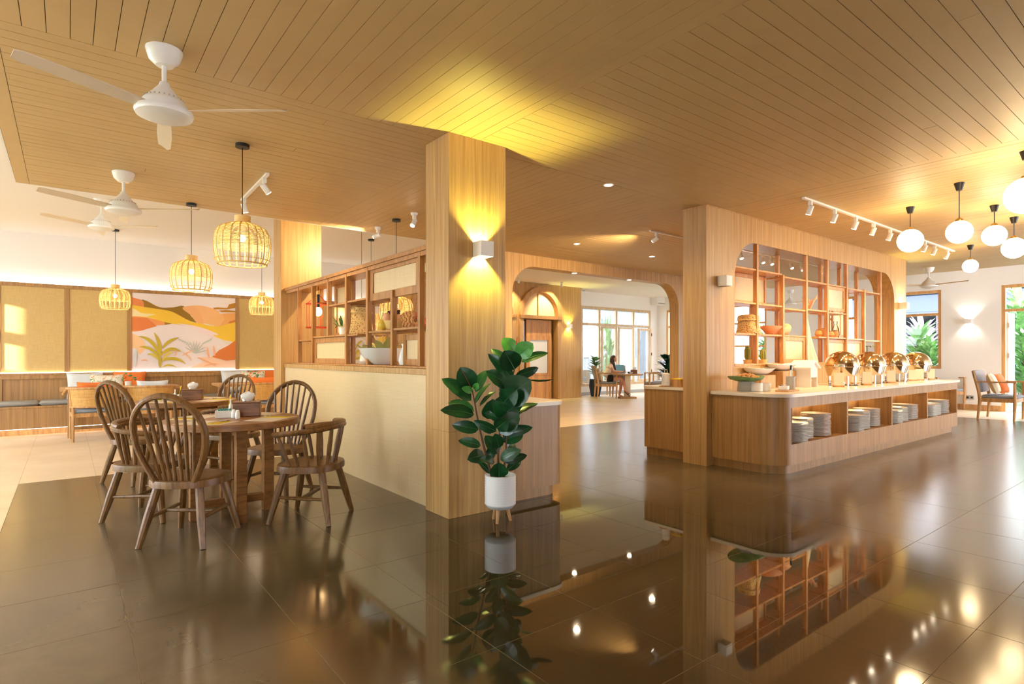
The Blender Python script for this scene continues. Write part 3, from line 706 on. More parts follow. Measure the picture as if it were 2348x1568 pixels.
# ---- what stands on the two tables
def tissue_box(label, loc, rz, group='wooden tissue boxes'):
    t = thing('tissue_box', label, 'tissue box', loc, rz, group)
    MB().box(-.104, .104, -.066, .066, 0, .112, .003).obj('body', M['box'], t); MB().box(-.109, .109, -.07, .07, .112, .122, .003).obj('lid', M['box'], t)
    b = MB(); n = 14; vs = []; random.seed(3)
    for k, (r, z) in enumerate([(.024, .118), (.036, .136), (.05, .158), (.042, .182), (.018, .194)]):
        for i in range(n): a = 2*PI*i/n; q = r*(1+.3*math.sin(3*a+k)+.12*math.sin(7*a+2*k)); vs.append((q*math.cos(a)*1.1, q*.55*math.sin(a), z+.014*math.sin(2*a+k)))
    fs = [tuple(range(4*n, 5*n))]+[(k*n+i, k*n+(i+1) % n, (k+1)*n+(i+1) % n, (k+1)*n+i) for k in range(4) for i in range(n)]
    b.add(vs, fs).obj('tissue', M['tissue'], t); return t
def caddy(label, loc, rz):
    t = thing('condiment_tray', label, 'tray', loc, rz, 'white condiment trays')
    MB().prism([(-.075, -.04), (-.06, -.05), (.06, -.05), (.075, -.04), (.075, .04), (.06, .05), (-.06, .05), (-.075, .04)], 0, .008).obj('base', M['china'], t)
    b = MB(); o = [(-.078, -.05), (.078, -.05), (.078, .05), (-.078, .05)]
    b.box(-.08, .08, -.052, -.046, .0, .06, .002).box(-.08, .08, .046, .052, 0, .06, .002).box(-.08, -.074, -.046, .046, 0, .06, .002).box(.074, .08, -.046, .046, 0, .06, .002).obj('wall', M['china'], t)
    for i in range(5): MB().box(-.06+i*.02, -.046+i*.02, -.035, .035, .012, .07+.004*(i % 2), .001).obj('sugar_packet', M['teal'], t)
    return t
def shaker(label, loc):
    t = thing('salt_shaker', label, 'shaker', loc, 0, 'small white shakers')
    MB().lathe([(.017, 0), (.02, .01), (.019, .045), (.014, .055)], 14).obj('body', M['china'], t); MB().lathe([(.0145, .055), (.014, .066), (.007, .072), (0, .073)], 14).obj('cap', M['china'], t); return t
def bottle(label, loc):
    t = thing('sauce_bottle', label, 'bottle', loc, 0, 'small table bottles')
    MB().lathe([(.017, 0), (.018, .05), (.014, .075), (.007, .09), (.006, .11)], 14).obj('body', M['china'], t); MB().lathe([(.007, .11), (.007, .124), (0, .125)], 10).obj('cap', M['white'], t); return t
def flag(label, loc):
    t = thing('paper_stick', label, 'menu stick', loc, 0, 'thin yellow sticks'); MB().cyl((0, 0, 0), (.01, .005, .15), .0025, n=6).obj('stick', M['yellow'], t); MB().bar((.01, .005, .11), (.02, .008, .16), .012, .002).obj('blade', M['yellow'], t); return t
def cutlery(kind, label, loc, rz):
    t = thing(kind, label, kind, loc, rz, 'cutlery laid on the round tables')
    MB().tube([(0, -.1, .004), (0, -.02, .006), (0, .05, .004)], [.005, .0035, .003], 8, flat=.5).obj('handle', M['silver'], t)
    if kind == 'spoon': MB().ball((0, .075, .006), .02, .03, .006, 12, 6).obj('bowl', M['silver'], t)
    else:
        MB().box(-.011, .011, .045, .062, .002, .005, .001).obj('neck', M['silver'], t)
        for i in range(4): MB().box(-.0105+i*.006, -.0075+i*.006, .062, .105, .002, .0045).obj('tine', M['silver'], t)
    return t
Zt = .7885
def dress(c, w, near):
    for k, (a, nm) in enumerate([(225, 'front left'), (315, 'front right'), (45, 'back right'), (135, 'back left')]):
        a = math.radians(a); p = (c[0]+.33*math.cos(a), c[1]+.33*math.sin(a)); r = a+PI/2
        o = MB().box(-.19, .19, -.125, .125, 0, .0015).obj('placemat', M['paper'], None, False); o.location = (p[0], p[1], Zt); o.rotation_euler = (0, 0, r)
        tag(o, 'pale placemat at the %s of the %s round table' % (nm, w), 'placemat', 'paper placemats')
        ca, sa = math.cos(r), math.sin(r)
        o = MB().box(-.045, .045, -.1, .1, 0, .004, .001).obj('napkin', M['yellow'], None, False); o.location = (p[0]+.1*ca, p[1]+.1*sa, Zt+.0018); o.rotation_euler = (0, 0, r+.05)
        tag(o, 'yellow napkin at the %s of the %s round table' % (nm, w), 'napkin', 'yellow napkins')
        cutlery('spoon', 'steel spoon at the %s of the %s round table' % (nm, w), (p[0]+.115*ca, p[1]+.115*sa, Zt+.0062), r)
        cutlery('fork', 'steel fork at the %s of the %s round table' % (nm, w), (p[0]+.085*ca, p[1]+.085*sa, Zt+.0062), r)
dress(TC1, 'nearest', 1); dress(TC2, 'second', 0)
def tp(px, py): x, y = at(px, py, Zt); return (x, y, Zt+.0005)
tissue_box('wooden tissue box on the nearest round table', tp(567, 953), -.35)
tissue_box('wooden tissue box on the second round table', (TC2[0]+.05, TC2[1]+.0, Zt+.0005), -.3)
caddy('white tray of teal sugar packets on the nearest round table', tp(519, 957), -.25)
caddy('white tray of sugar packets on the second round table', (TC2[0]-.16, TC2[1]+.08, Zt+.0005), -.3)
shaker('white shaker against the tissue box on the nearest table', tp(536, 958)); shaker('second white shaker, touching the tissue box on the nearest table', tp(545, 960))
shaker('white shaker beside the tissue box on the second table', (TC2[0]-.1, TC2[1]-.08, Zt+.0005))
bottle('small white sauce bottle behind the sugar tray on the nearest table', tp(529, 948)); bottle('small white sauce bottle on the second table', (TC2[0]-.12, TC2[1]+.04, Zt+.0005))
flag('thin yellow stick standing by the sauce bottle on the nearest table', tp(524, 947)); flag('thin yellow stick standing by the tissue box on the second table', (TC2[0]-.07, TC2[1]+.1, Zt+.0005))
# ================================================================ CANE ARMCHAIRS AND SQUARE TABLES BY THE BENCH
def cane_chair(label, loc, rz, group='cane-backed armchairs'):
    t = thing('cane_armchair', label, 'armchair', loc, rz, group)
    for sx, sy in ((-1, -1), (1, -1), (1, 1), (-1, 1)):
        taper(MB(), (sx*.27, sy*.24, .0), (sx*.27, sy*.24, .66 if sy > 0 else .52), .017, .021, .02).obj('leg', M['teak'], t)
    MB().box(-.27, .27, -.255, -.225, .37, .43, .004).obj('seat_rail', M['teak'], t); MB().box(-.27, .27, .225, .255, .37, .43, .004).obj('seat_rail', M['teak'], t)
    for s in (-1, 1): MB().box(s*.27-.014, s*.27+.014, -.23, .23, .37, .43, .004).obj('seat_rail', M['teak'], t)
    MB().box(-.26, .26, -.235, .24, .432, .49, .022).obj('seat_cushion', M['blueseat'], t)
    ar = lambda z, r=.31: [Vector((r*math.cos(math.radians(a)), -.02+.26*math.sin(math.radians(a)), z-.05*max(0, math.sin(math.radians(a))) )) for a in range(170, 371, 10)]
    up = ar(.80, .33); lo = ar(.52, .29)
    MB().tube([Vector((-.36, .27, .70))]+up+[Vector((.36, .27, .70))], .021, 8).obj('arm_rail', M['teak'], t)
    MB().tube(lo, .014, 8).obj('lower_rail', M['teak'], t)
    b = MB(); n = len(up); vs = []; rows = 6
    for i in range(2, n-2):
        for j in range(rows): vs.append(lo[i].lerp(up[i], j/(rows-1)))
    m_ = n-4; fs = [(i*rows+j, (i+1)*rows+j, (i+1)*rows+j+1, i*rows+j+1) for i in range(m_-1) for j in range(rows-1)]
    k = len(vs); vs2 = [v*1.0+Vector((0, -.006, 0)) for v in vs]; b.add(vs+vs2, fs+[tuple(k+q for q in f[::-1]) for f in fs]).obj('cane_back', M['cane'], t)
    for i in (3, n-4): MB().cyl(lo[i], up[i], .013, n=8).obj('back_post', M['teak'], t)
    return t
GC = 'cane-backed armchairs'
c1 = cane_chair('cane-backed armchair on the left holding an orange cushion', (.33, 11.02, 0), .06)
dup(c1, 'cane-backed armchair right of the orange-cushioned one, holding a pale cushion', (1.09, 11.05, 0), -.06)
dup(c1, 'cane-backed armchair beside the far column with an orange cushion', (onY(595, 11.0)[0], 11.0, 0), -.05)
GP = 'cushions in the cane armchairs'
pillow('orange', 'orange cushion in the left cane-backed armchair', (.34, 10.90, .493), .46, .41, .13, .12, .06, group=GP)
pillow('paleblue', 'pale grey cushion in the second cane-backed armchair', (1.10, 10.93, .493), .44, .41, .13, .12, -.06, group=GP)
pillow('orange', 'orange cushion in the cane-backed armchair beside the column', (onY(597, 11.0)[0], 10.88, .493), .46, .43, .13, .12, -.05, group=GP)
def sq_table(label, x0, x1):
    t = thing('bench_table', label, 'table', ((x0+x1)/2, 11.65, 0), 0, 'wooden tables at the bench'); w = (x1-x0)/2
    MB().box(-w, w, -.33, .33, .735, .785, .005).obj('tabletop', M['teak'], t)
    for sx in (-1, 1):
        for sy in (-1, 1): MB().box(sx*(w-.13)-.03, sx*(w-.13)+.03, sy*.27-.03, sy*.27+.03, 0, .735, .003).obj('leg', M['laminate2'], t)
    MB().box(-w+.13, w-.13, -.02, .02, .1, .15, .003).obj('foot_rail', M['laminate2'], t)
    return t
sq_table('long wooden table at the left of the bench behind the cane armchairs', -.09, 1.55)
sq_table('wooden table at the bench near the far column', onY(493, 11.65)[0], onY(493, 11.65)[0]+1.4)
for k, (x, c, nm) in enumerate([(.66, 'floral', 'left'), (2.6, 'floral', 'right')]):
    v = thing('flower_pot', 'small pot of flowers on the %s bench table' % nm, 'plant', (x+.15, 11.5, .786), 0, 'flower pots on the bench tables')
    MB().lathe([(.03, 0), (.045, .02), (.05, .08), (.045, .085)], 16).obj('pot', M['china'], v)
    b = MB()
    for i in range(14):
        a = i*2.4; r = .05+.03*(i % 3); b.ball((r*math.cos(a), r*math.sin(a), .11+.035*(i % 4)), .022, None, .016, 8, 5, 0 if i % 3 else 1)
    b.obj('blossom', [M['palm'], M['orange']], v)
# ================================================================ HALF WALL AND SHELF PARTITION
PX = 2.445
hw = MB().box(PX, 2.80, 4.257, 8.39, 0, 1.13).obj('wall_half', M['weavex'], None, False); struct(hw)
MB().box(PX-.012, 2.84, 4.258, 8.388, 1.13, 1.185, .003).obj('cap_board', M['laminate'], hw)
sh = thing('shelf_partition', 'open timber shelf partition with woven panels on the half wall', 'shelf', (2.46, 4.26, 1.185))
Z0 = 1.185
def SB(name, x0, x1, y0, y1, z0, z1, mt='frame', b=.003):
    return MB().box(x0-2.46, x1-2.46, y0-4.26, y1-4.26, z0-Z0, z1-Z0, b).obj(name, M[mt], sh)
SB('top_board', 2.44, 2.80, 4.26, 8.388, 2.215, 2.255); SB('top_rail', 2.455, 2.475, 4.27, 8.38, 2.175, 2.215, b=.001)
SB('bottom_rail', 2.455, 2.79, 4.26, 8.388, 1.186, 1.205)
for y, z0, z1 in [(4.49, 1.205, 2.215), (5.03, 1.205, 1.925), (5.60, 1.205, 2.215), (6.17, 1.205, 2.215), (6.735, 1.53, 2.215), (7.28, 1.205, 2.215), (7.84, 1.205, 2.215)]:
    SB('front_post', 2.45, 2.5, y-.022, y+.022, z0, z1)
for y, z0, z1 in [(4.49, 1.205, 2.215), (5.03, 1.53, 2.215), (5.60, 1.205, 2.215), (6.17, 1.205, 2.215), (6.735, 1.205, 2.215), (7.28, 1.53, 2.215), (7.84, 1.205, 2.215)]:
    SB('back_post', 2.75, 2.795, y-.022, y+.022, z0, z1)
for y0, y1, z in [(4.51, 5.01, 1.56), (5.05, 5.58, 1.55), (5.86, 6.15, 1.535), (6.19, 7.26, 1.54), (5.62, 6.15, 1.905), (6.19, 6.72, 1.9), (7.3, 7.82, 1.51)]:
    SB('shelf_board', 2.46, 2.79, y0, y1, z-.022, z)
def woven(y0, y1, z0, z1, x, wd=.06):
    f = MB(); f.frame(y0-4.26, y1-4.26, z0-Z0, z1-Z0, x-2.46, x-2.46+.03, wd, ax='x'); o = f.obj('panel_frame', M['frame'], sh)
    MB().box(x-2.46+.012, x-2.46+.018, y0-4.26+wd, y1-4.26-wd, z0-Z0+wd, z1-Z0-wd).obj('woven_panel', M['weavex'], o, False)
woven(4.515, 5.575, 1.86, 2.215, 2.475, .075); woven(4.53, 5.0, 1.21, 1.5, 2.56, .055); woven(6.2, 7.255, 1.205, 1.515, 2.475, .06); woven(5.63, 6.14, 1.93, 2.2, 2.74, .05)
woven(6.78, 7.24, 1.55, 2.2, 2.74, .04)
def sp(px, py, x=2.6):                       # y on the shelf seen at a pixel
    return onX(px, x, py)[0]
# lantern
t = thing('cage_lantern', 'red-framed cage lantern glowing in the far bay of the partition', 'lantern', (2.63, 7.56, 1.51))
b = MB()
for z, r in ((.16, .15), (.47, .15)): b.tube([(r*math.cos(a), r*math.sin(a), z) for a in [2*PI*i/20 for i in range(20)]], .008, 6, closed=True)
b.obj('hoop', M['red'], t)
for i in range(6): a = i*PI/3; MB().cyl((.15*math.cos(a), .15*math.sin(a), .16), (.15*math.cos(a), .15*math.sin(a), .47), .005, n=6).obj('bar', M['red'], t)
MB().tube([(.15, 0, .47), (.05, 0, .55), (0, 0, .6), (-.05, 0, .55), (-.15, 0, .47)], .006, 6).obj('handle', M['red'], t)
MB().cyl((0, 0, .6), (0, 0, .704), .004, n=6).obj('cord', M['black'], t); MB().cyl((0, 0, .42), (0, 0, .6), .018, n=10).obj('holder', M['black'], t)
MB().ball((0, 0, .37), .05, None, .06).obj('bulb', M['bulb'], t); lamp('POINT', (0, 0, .36), 26, (1, .72, .4), t, .05)
# baskets, bowls, fruit
def basket(label, loc, r, h, lid=True, rz=0, group='fretted baskets', lidz=0):
    t = thing('lidded_basket', label, 'basket', loc, rz, group)
    MB().lathe([(r*.98, 0), (r, .01), (r*.9, h*.5), (r*.82, h)], 28).obj('body', M['basket'], t)
    b = MB(); b.lathe([(r*.87, h), (r*.88, h+.02), (r*.86, h+.065), (r*.6, h+.085), (0, h+.09)], 28).obj('lid', M['basket'], t)
    MB().tube([(r*.87*math.cos(2*PI*i/24), r*.87*math.sin(2*PI*i/24), h+.01) for i in range(24)], .009, 6, closed=True).obj('rim', M['rattan'], t); return t
basket('tapered fretwork basket with lid on the partition shelf', (2.63, 6.22, 1.541), .165, .235)
def bowl(name, label, loc, r, h, mt='china', group=None, cat='bowl', sx=1):
    return tag_at(MB().lathe([(r*.45, 0), (r*.5, .004), (r*.85, h*.55), (r, h), (r-.008, h), (r*.8, h*.55), (r*.4, .014), (0, .012)], 32, sx=sx).obj(name, M[mt]), loc, label, cat, group)
def tag_at(o, loc, label, cat, group=None, rz=0): o.location = loc; o.rotation_euler = (0, 0, rz); return tag(o, label, cat, group)
def leafblade(b, p, q, w, mi=0, bend=.15, n=6, fold=.12):
    p = Vector(p); q = Vector(q); d = q-p; L = d.length; d.normalize(); u = Vector((0, 0, 1)) if abs(d.z) < .95 else Vector((1, 0, 0))
    s = d.cross(u).normalized(); nn = s.cross(d); vs = []
    for i in range(n+1):
        t_ = i/n; c = p+d*L*t_-nn*bend*L*4*(t_-.5)**2*.5+nn*bend*L*.5; h = w/2*math.sin(PI*min(1, (.06+.94*t_)))**.75
        vs += [c-s*h+nn*fold*h, c, c+s*h+nn*fold*h]
    fs = []
    for i in range(n): a = 3*i; fs += [(a, a+1, a+4, a+3), (a+1, a+2, a+5, a+4)]
    return b.add(vs, fs, mi)
yb = 5.62
bowl('mixing_bowl', 'white bowl full of leaves on the bottom of the partition', (2.63, 5.60, 1.206), .25, .17)
t = thing('leaf_bundle', 'pale leaves and sticks lying in the white partition bowl', 'leaves', (2.63, 5.60, 1.31))
for i in range(9):
    a = 1.2+i*.7; b = MB(); leafblade(b, (.03*math.cos(a), .03*math.sin(a), .0), (.26*math.cos(a), .26*math.sin(a), .10+.05*(i % 3)), .09); b.obj('leaf', M['pale_leaf'], t)
for i in range(3): MB().cyl((0, 0, .02), (.05-.05*i, -.1+.1*i, .2), .008, n=6).obj('stick', M['rattan'], t)
t = thing('potted_sprig', 'small sprig in a white vase at the foot of the partition', 'plant', (2.62, 6.04, 1.206))
MB().lathe([(.035, 0), (.06, .03), (.05, .09), (.03, .12)], 18).obj('vase', M['china'], t)
for i in range(6): a = i*1.05; b = MB(); leafblade(b, (0, 0, .11), (.12*math.cos(a), .12*math.sin(a), .22), .05); b.obj('leaf', M['pale_leaf'], t)
t = thing('white_jug', 'white ceramic jug right of the leaf bowl on the partition', 'jug', (2.66, 5.16, 1.206))
MB().lathe([(.05, 0), (.065, .04), (.045, .13), (.025, .18), (.035, .21)], 20).obj('body', M['china'], t); MB().tube([(.04, 0, .15), (.09, 0, .14), (.09, 0, .08), (.058, 0, .06)], .008, 6).obj('handle', M['china'], t)
tag_at(MB().lathe([(.10, 0), (.14, .03), (.17, .10), (.16, .10), (.12, .03), (0, .02)], 24, sx=.75).obj('fruit_basket', M['rattan']), (2.63, 5.33, 1.551), 'wicker basket holding fruit on the partition shelf', 'basket')
def fruit(name, label, px, py, r, mt, x=2.6, group=None, rz=1):
    y, z = onX(px, x, py); return tag_at(MB().ball((0, 0, 0), r, r, r*rz, 14, 10).obj(name, M[mt]), (x, y, z), label, name, group)
def fz(name, label, x, y, z, r, mt, rz=1, group=None): return tag_at(MB().ball((0, 0, 0), r, r, r*rz, 14, 10).obj(name, M[mt]), (x, y, z), label, name, group)
fz('green_apple', 'green apple at the left of the partition fruit basket', 2.58, 5.42, 1.67, .045, 'apple')
fz('green_apple', 'green apple behind the leftmost one in the partition fruit basket', 2.66, 5.40, 1.68, .045, 'apple')
fz('peach', 'pale peach in the middle of the partition fruit basket', 2.56, 5.33, 1.68, .055, 'shell'); fz('peach', 'peach at the right of the partition fruit basket', 2.60, 5.22, 1.67, .055, 'shell')
fz('melon', 'yellow melon low in the front of the partition fruit basket', 2.52, 5.36, 1.61, .055, 'gold')
t = thing('grape_bunch', 'bunch of dark grapes on top of the partition fruit', 'grapes', (2.6, 5.27, 1.735))
for i in range(16): a = i*2.4; r = .012*math.sqrt(i); MB().ball((r*math.cos(a), r*2*math.sin(a), .012*math.cos(i)), .016, nu=8, nv=6).obj('grape', M['grape'], t, True)
t = thing('pineapple', 'scaly brown pineapple lying right of the fruit basket', 'pineapple', (2.62, 4.98, 1.64))
b = MB()
for k in range(9):
    for i in range(12):
        a = 2*PI*(i+.5*(k % 2))/12; q = -1+2*k/8; r = .075*math.sqrt(max(.05, 1-q*q*.8)); b.ball((r*math.cos(a), q*.11, r*math.sin(a)), .02, .017, .02, 6, 4)
tag(b.obj('rind', M['pine'], t), kind='stuff')
for i in range(8): a = i*.8; b = MB(); leafblade(b, (.01*math.cos(a), -.11, .01*math.sin(a)), (.06*math.cos(a), -.2, .06*math.sin(a)+.03), .03); b.obj('leaf', M['shell'], t)
t = thing('red_shell', 'red branching shell at the right end of the fruit shelf', 'shell', (2.6, 4.62, 1.595))
b = MB(); b.ball((0, 0, 0), .035, .075, .03)
for i in range(7): b.tube([(0, -.06+.02*i, 0), (.0, -.07+.022*i, .05)], [.014, .004], 6)
b.obj('body', M['chili'], t)
t = thing('trailing_sprig', 'trailing green sprig on the partition shelf behind the basket', 'plant', (2.66, 6.78, 1.541))
MB().lathe([(.04, 0), (.05, .08), (.045, .1)], 16).obj('pot', M['china'], t)
for i in range(26):
    a = i*.9; r = .12+.05*(i % 3); b = MB(); leafblade(b, (r*.4*math.cos(a)*.6, r*.4*math.sin(a)*1.6, .12), (r*math.cos(a)*.6, r*math.sin(a)*1.8, .24-.035*(i % 5)), .026); b.obj('leaf', M['palm'], t)
t = thing('fern_sprig', 'thin grassy sprig in the far bottom bay of the partition', 'plant', (2.66, 7.42, 1.206))
MB().lathe([(.035, 0), (.045, .06)], 14).obj('pot', M['china'], t)
for i in range(9): a = i*.7; b = MB(); leafblade(b, (0, 0, .05), (.11*math.cos(a), .11*math.sin(a), .2), .02); b.obj('leaf', M['palm'], t)
# ================================================================ COUNTERS
def round_poly(x0, x1, y0, y1, r, corners):  # corners: set of 'sw','se','ne','nw' to round
    P = []
    for nm, cx, cy, a in (('sw', x0, y0, 180), ('se', x1, y0, 270), ('ne', x1, y1, 0), ('nw', x0, y1, 90)):
        if nm in corners: P += arc(cx+(r if 'w' in nm else -r), cy+(r if 's' in nm else -r), r, a, a+90, 10)
        else: P.append((cx, cy))
    return P
def counter(name, label, x0, x1, y0, y1, r, cs, h=.845, mt='laminate2', top=True, tlabel=''):
    t = thing(name, label, 'counter', (0, 0, 0)); i = .05
    MB().prism(round_poly(x0, x1, y0, y1, r, cs), .1, h).obj('body', M[mt], t, True, True)
    MB().prism(round_poly(x0+i*('sw' in cs or 'nw' in cs), x1-i*('se' in cs or 'ne' in cs), y0+i*('sw' in cs or 'se' in cs), y1, r, cs), 0, .1).obj('plinth', M[mt], t, True, True)
    o = MB().prism(round_poly(x0-.02*('w' in ''.join(cs)), x1+.02*('e' in ''.join(cs)), y0-.02, y1+.0, r+.02, cs), h, h+.035).obj('countertop', M['stone'], None, True, True)
    tag(o, tlabel, 'countertop'); return t
counter('low_counter', 'short oak counter behind the column and rubber plant', 2.963, 3.72, 3.96, 6.3, .12, {'se'}, .84, tlabel='pale stone top of the short counter behind the rubber plant')
counter('rear_counter', 'oak counter behind the buffet wall, seen left of it', 6.03, 11.6, 4.228, 4.95, .1, {'nw'}, .865, tlabel='pale stone top of the counter behind the buffet wall')
# long buffet counter with plate niches
X0, X1, Y0, Y1 = 6.03, 12.04, 3.05, 3.897
bc = thing('buffet_counter', 'long oak buffet counter with four open plate niches', 'counter', (0, 0, 0))
NB, NT = .327, .726
b = MB(); b.prism(round_poly(X0, X1, Y0, Y1, .26, {'sw'}), .1, NB).obj('lower_body', M['laminate2'], bc, True, True)
MB().prism(round_poly(X0, X1, Y0, Y1, .26, {'sw'}), NT, .845).obj('upper_body', M['laminate2'], bc, True, True)
MB().prism(round_poly(X0+.05, X1-.12, Y0+.05, Y1, .24, {'sw'}), 0, .1).obj('plinth', M['laminate2'], bc, True, True)
MB().prism(arc(X0+.26, Y0+.26, .26, 180, 262, 10)+[(6.245, Y0), (6.245, Y1), (X0, Y1)], NB, NT).obj('end_block', M['laminate2'], bc, True, True)
MB().box(6.245, X1, Y0+.42, Y1, NB, NT).obj('niche_back', M['laminate2'], bc)
for x in (7.66, 9.11, 10.55): MB().box(x-.018, x+.018, Y0+.002, Y0+.42, NB, NT).obj('divider', M['laminate2'], bc)
MB().box(X1-.045, X1, Y0, Y0+.42, NB, NT).obj('divider', M['laminate2'], bc)
for a, c in ((6.35, 7.6), (7.75, 9.05), (9.2, 10.5), (10.65, 11.95)):
    MB().box(a, c, Y0+.36, Y0+.375, NT-.012, NT-.004).obj('light_strip', M['led'], bc)
tag(MB().prism(round_poly(X0-.03, X1+.02, Y0-.03, Y1, .29, {'sw'}), .845, .882).obj('countertop', M['stone'], None, True, True), 'long pale stone top of the buffet counter', 'countertop')
# plates: each one an object, stack by stack
def plate_mb(r): return MB().lathe([(r*.55, 0), (r*.58, .004), (r, .017), (r, .0205), (r-.006, .0205), (r*.6, .0075), (0, .006)], 28)
PL = {}
nich = ['first', 'second', 'third', 'last']
st = [(0, 6.47, 3.13, .135, 14, 'front left'), (0, 6.80, 3.22, .135, 15, 'middle'), (0, 7.22, 3.24, .165, 17, 'rear right'), (1, 8.0, 3.13, .135, 13, 'front left'), (1, 8.33, 3.22, .165, 15, 'middle'), (1, 8.76, 3.25, .165, 15, 'rear right'),
      (2, 9.36, 3.14, .135, 12, 'front left'), (2, 9.75, 3.23, .165, 13, 'middle'), (2, 10.2, 3.25, .175, 14, 'rear right'), (3, 10.84, 3.14, .135, 12, 'front left'), (3, 11.2, 3.22, .165, 12, 'middle'), (3, 11.66, 3.25, .18, 14, 'rear right')]
for nn, x, y, r, n, pos in st:
    if r not in PL: PL[r] = plate_mb(r).mesh('plate', M['china'])
    lb = 'white plate in the %s stack of the %s counter niche' % (pos, nich[nn])
    for k in range(n):
        o = bpy.data.objects.new('plate', PL[r]); COL.objects.link(o); o.location = (x+random.uniform(-.004, .004), y+random.uniform(-.004, .004), NB+.0004+k*.0158)
        tag(o, lb, 'plate', 'plates in the %s stack of the %s niche' % (pos, nich[nn]))
# ================================================================ SHELF FRAME IN THE BUFFET OPENING
bf = thing('display_frame', 'timber display frame with shelves filling the arched buffet opening', 'shelf', (0, 3.9, 0))
def DB(name, x0, x1, y0, y1, z0, z1, mt='frame2', b=.003, parent=None):
    return MB().box(x0, x1, y0-3.9, y1-3.9, z0, z1, b).obj(name, M[mt], parent or bf)
M['frame2'] = wood('warm_oak_frame', (212, 154, 92), (182, 124, 66), (22, 22, 3), .4)
zt = 2.748
DB('bottom_board', 6.54, 11.74, 3.9, 4.22, 1.166, 1.195)
fp = [(7.08, zt), (7.765, 2.41), (8.44, zt), (9.12, zt-.0), (9.8, zt), (10.49, 2.4), (11.17, zt)]
for x, z in fp: DB('front_post', x, x+.045, 3.915, 3.97, 1.195, z)
for x, z in [(7.42, 1.97), (8.1, zt), (9.46, zt), (10.15, zt), (10.83, zt)]: DB('back_post', x, x+.042, 4.155, 4.21, 1.195, z)
for x0, x1, z in [(6.54, 7.76, 2.425), (7.8, 9.12, 2.395), (9.16, 9.8, 2.395), (9.84, 10.5, 2.385), (10.53, 11.17, 2.38), (6.54, 7.76, 1.985), (6.54, 7.76, 1.585), (7.8, 8.44, 1.96), (7.8, 8.44, 1.585), (8.48, 9.12, 1.98), (8.85, 9.8, 1.585), (9.84, 10.5, 1.575), (10.53, 11.17, 1.56), (9.16, 9.8, 1.97)]:
    DB('shelf_board', x0, x1, 3.925, 4.205, z-.024, z)
def dwoven(x0, x1, z0, z1, y, wd=.05):
    o = MB().frame(x0, x1, z0, z1, y-3.9, y-3.9+.03, wd).obj('panel_frame', M['frame2'], bf); MB().box(x0+wd, x1-wd, y-3.9+.012, y-3.9+.018, z0+wd, z1-wd).obj('woven_panel', M['weavex'], o, False)
dwoven(6.6, 7.76, 1.99, 2.4, 4.15); dwoven(7.82, 8.43, 1.2, 1.56, 3.93); dwoven(9.17, 9.79, 1.99, 2.37, 3.94); dwoven(9.17, 10.47, 1.2, 1.55, 3.95); dwoven(9.86, 10.47, 1.6, 2.36, 4.15, .045)
basket('round woven basket with lid on the buffet display shelf', (7.13, 4.06, 1.586), .16, .17)
o = tag_at(MB().lathe([(.06, 0), (.1, .02), (.19, .1), (.2, .12), (.18, .105), (.08, .025), (0, .02)], 26, sx=1.25, sy=.7).obj('shell_bowl', M['shell']), (7.74, 4.06, 1.586), 'peach boat-shaped shell on the buffet display shelf', 'shell')
o = tag_at(MB().lathe([(.02, -.16), (.07, -.08), (.085, .02), (.05, .12), (.005, .17)], 18).obj('spiral_shell', M['shell']), (8.08, 4.06, 1.67), 'long pale spiral shell beside the boat-shaped shell', 'shell'); o.rotation_euler = (0, 1.25, 0)
for px, h, r, nm in ((1714, .225, .034, 'taller green cactus on the buffet display, left'), (1749, .19, .034, 'shorter green cactus on the buffet display, right of a post')):
    x = onY(px, 4.05)[0]; t = thing('cactus', nm, 'cactus', (x, 4.05, 1.196), 0, 'cacti in the buffet opening')
    MB().lathe([(.05, 0), (.06, .05)], 16).obj('pot', M['rattan'], t)
    for i in range(10):
        a = 2*PI*i/10; MB().tube([(.35*r*math.cos(a), .35*r*math.sin(a), .04), (.8*r*math.cos(a), .8*r*math.sin(a), .08), (.85*r*math.cos(a), .85*r*math.sin(a), h*.75), (.5*r*math.cos(a), .5*r*math.sin(a), h*.95), (0, 0, h)], [.012, .016, .016, .012, .005], 7).obj('rib', M['cactus'], t)
t = thing('coral_branch', 'peach coral branch on the upper buffet display shelf', 'coral', (8.83, 4.06, 1.981)); b = MB()
for i in range(9):
    a = i*.7; L = .16+.05*(i % 3); b.tube([(0, 0, 0), (.04*math.cos(a), .03*math.sin(a), .06), (L*math.cos(a)*.8, .08*math.sin(a), L*.9)], [.014, .011, .006], 6)
    b.tube([(L*math.cos(a)*.5, .05*math.sin(a), L*.6), (L*math.cos(a)*.9+.03, .05*math.sin(a), L*.6+.05)], [.008, .004], 6)
b.obj('branch', M['shell'], t)
for k, (px, r, h) in enumerate([(1877, .055, .11), (1889, .05, .14), (1904, .06, .10), (1916, .05, .12)]):
    tag_at(MB().lathe([(r*.6, 0), (r, h*.35), (r*.8, h*.8), (r*.55, h*.9), (r*.7, h)], 18).obj('clay_pot', M['pine']), (onY(px, 4.05)[0], 4.05, 1.586), 'small clay pot on the buffet display, %s from the left' % ['first', 'second', 'third', 'fourth'][k], 'pot', 'clay pots on the display shelf')
t = thing('driftwood', 'tall pale driftwood figure standing in the buffet display', 'driftwood', (8.7, 4.02, 1.196)); b = MB()
for k, (dx, r) in enumerate([(-.05, .07), (.04, .06), (.10, .05)]):
    b.tube([(dx*2.2, 0, 0), (dx*1.6, .02, .18), (dx*.6-.03, 0, .38), (dx*.3-.06, -.01, .55), (dx*.2-.08, 0, .76)], [r*1.2, r, r*.75, r*.5, .012], 9)
b.obj('trunk', M['cream'], t)
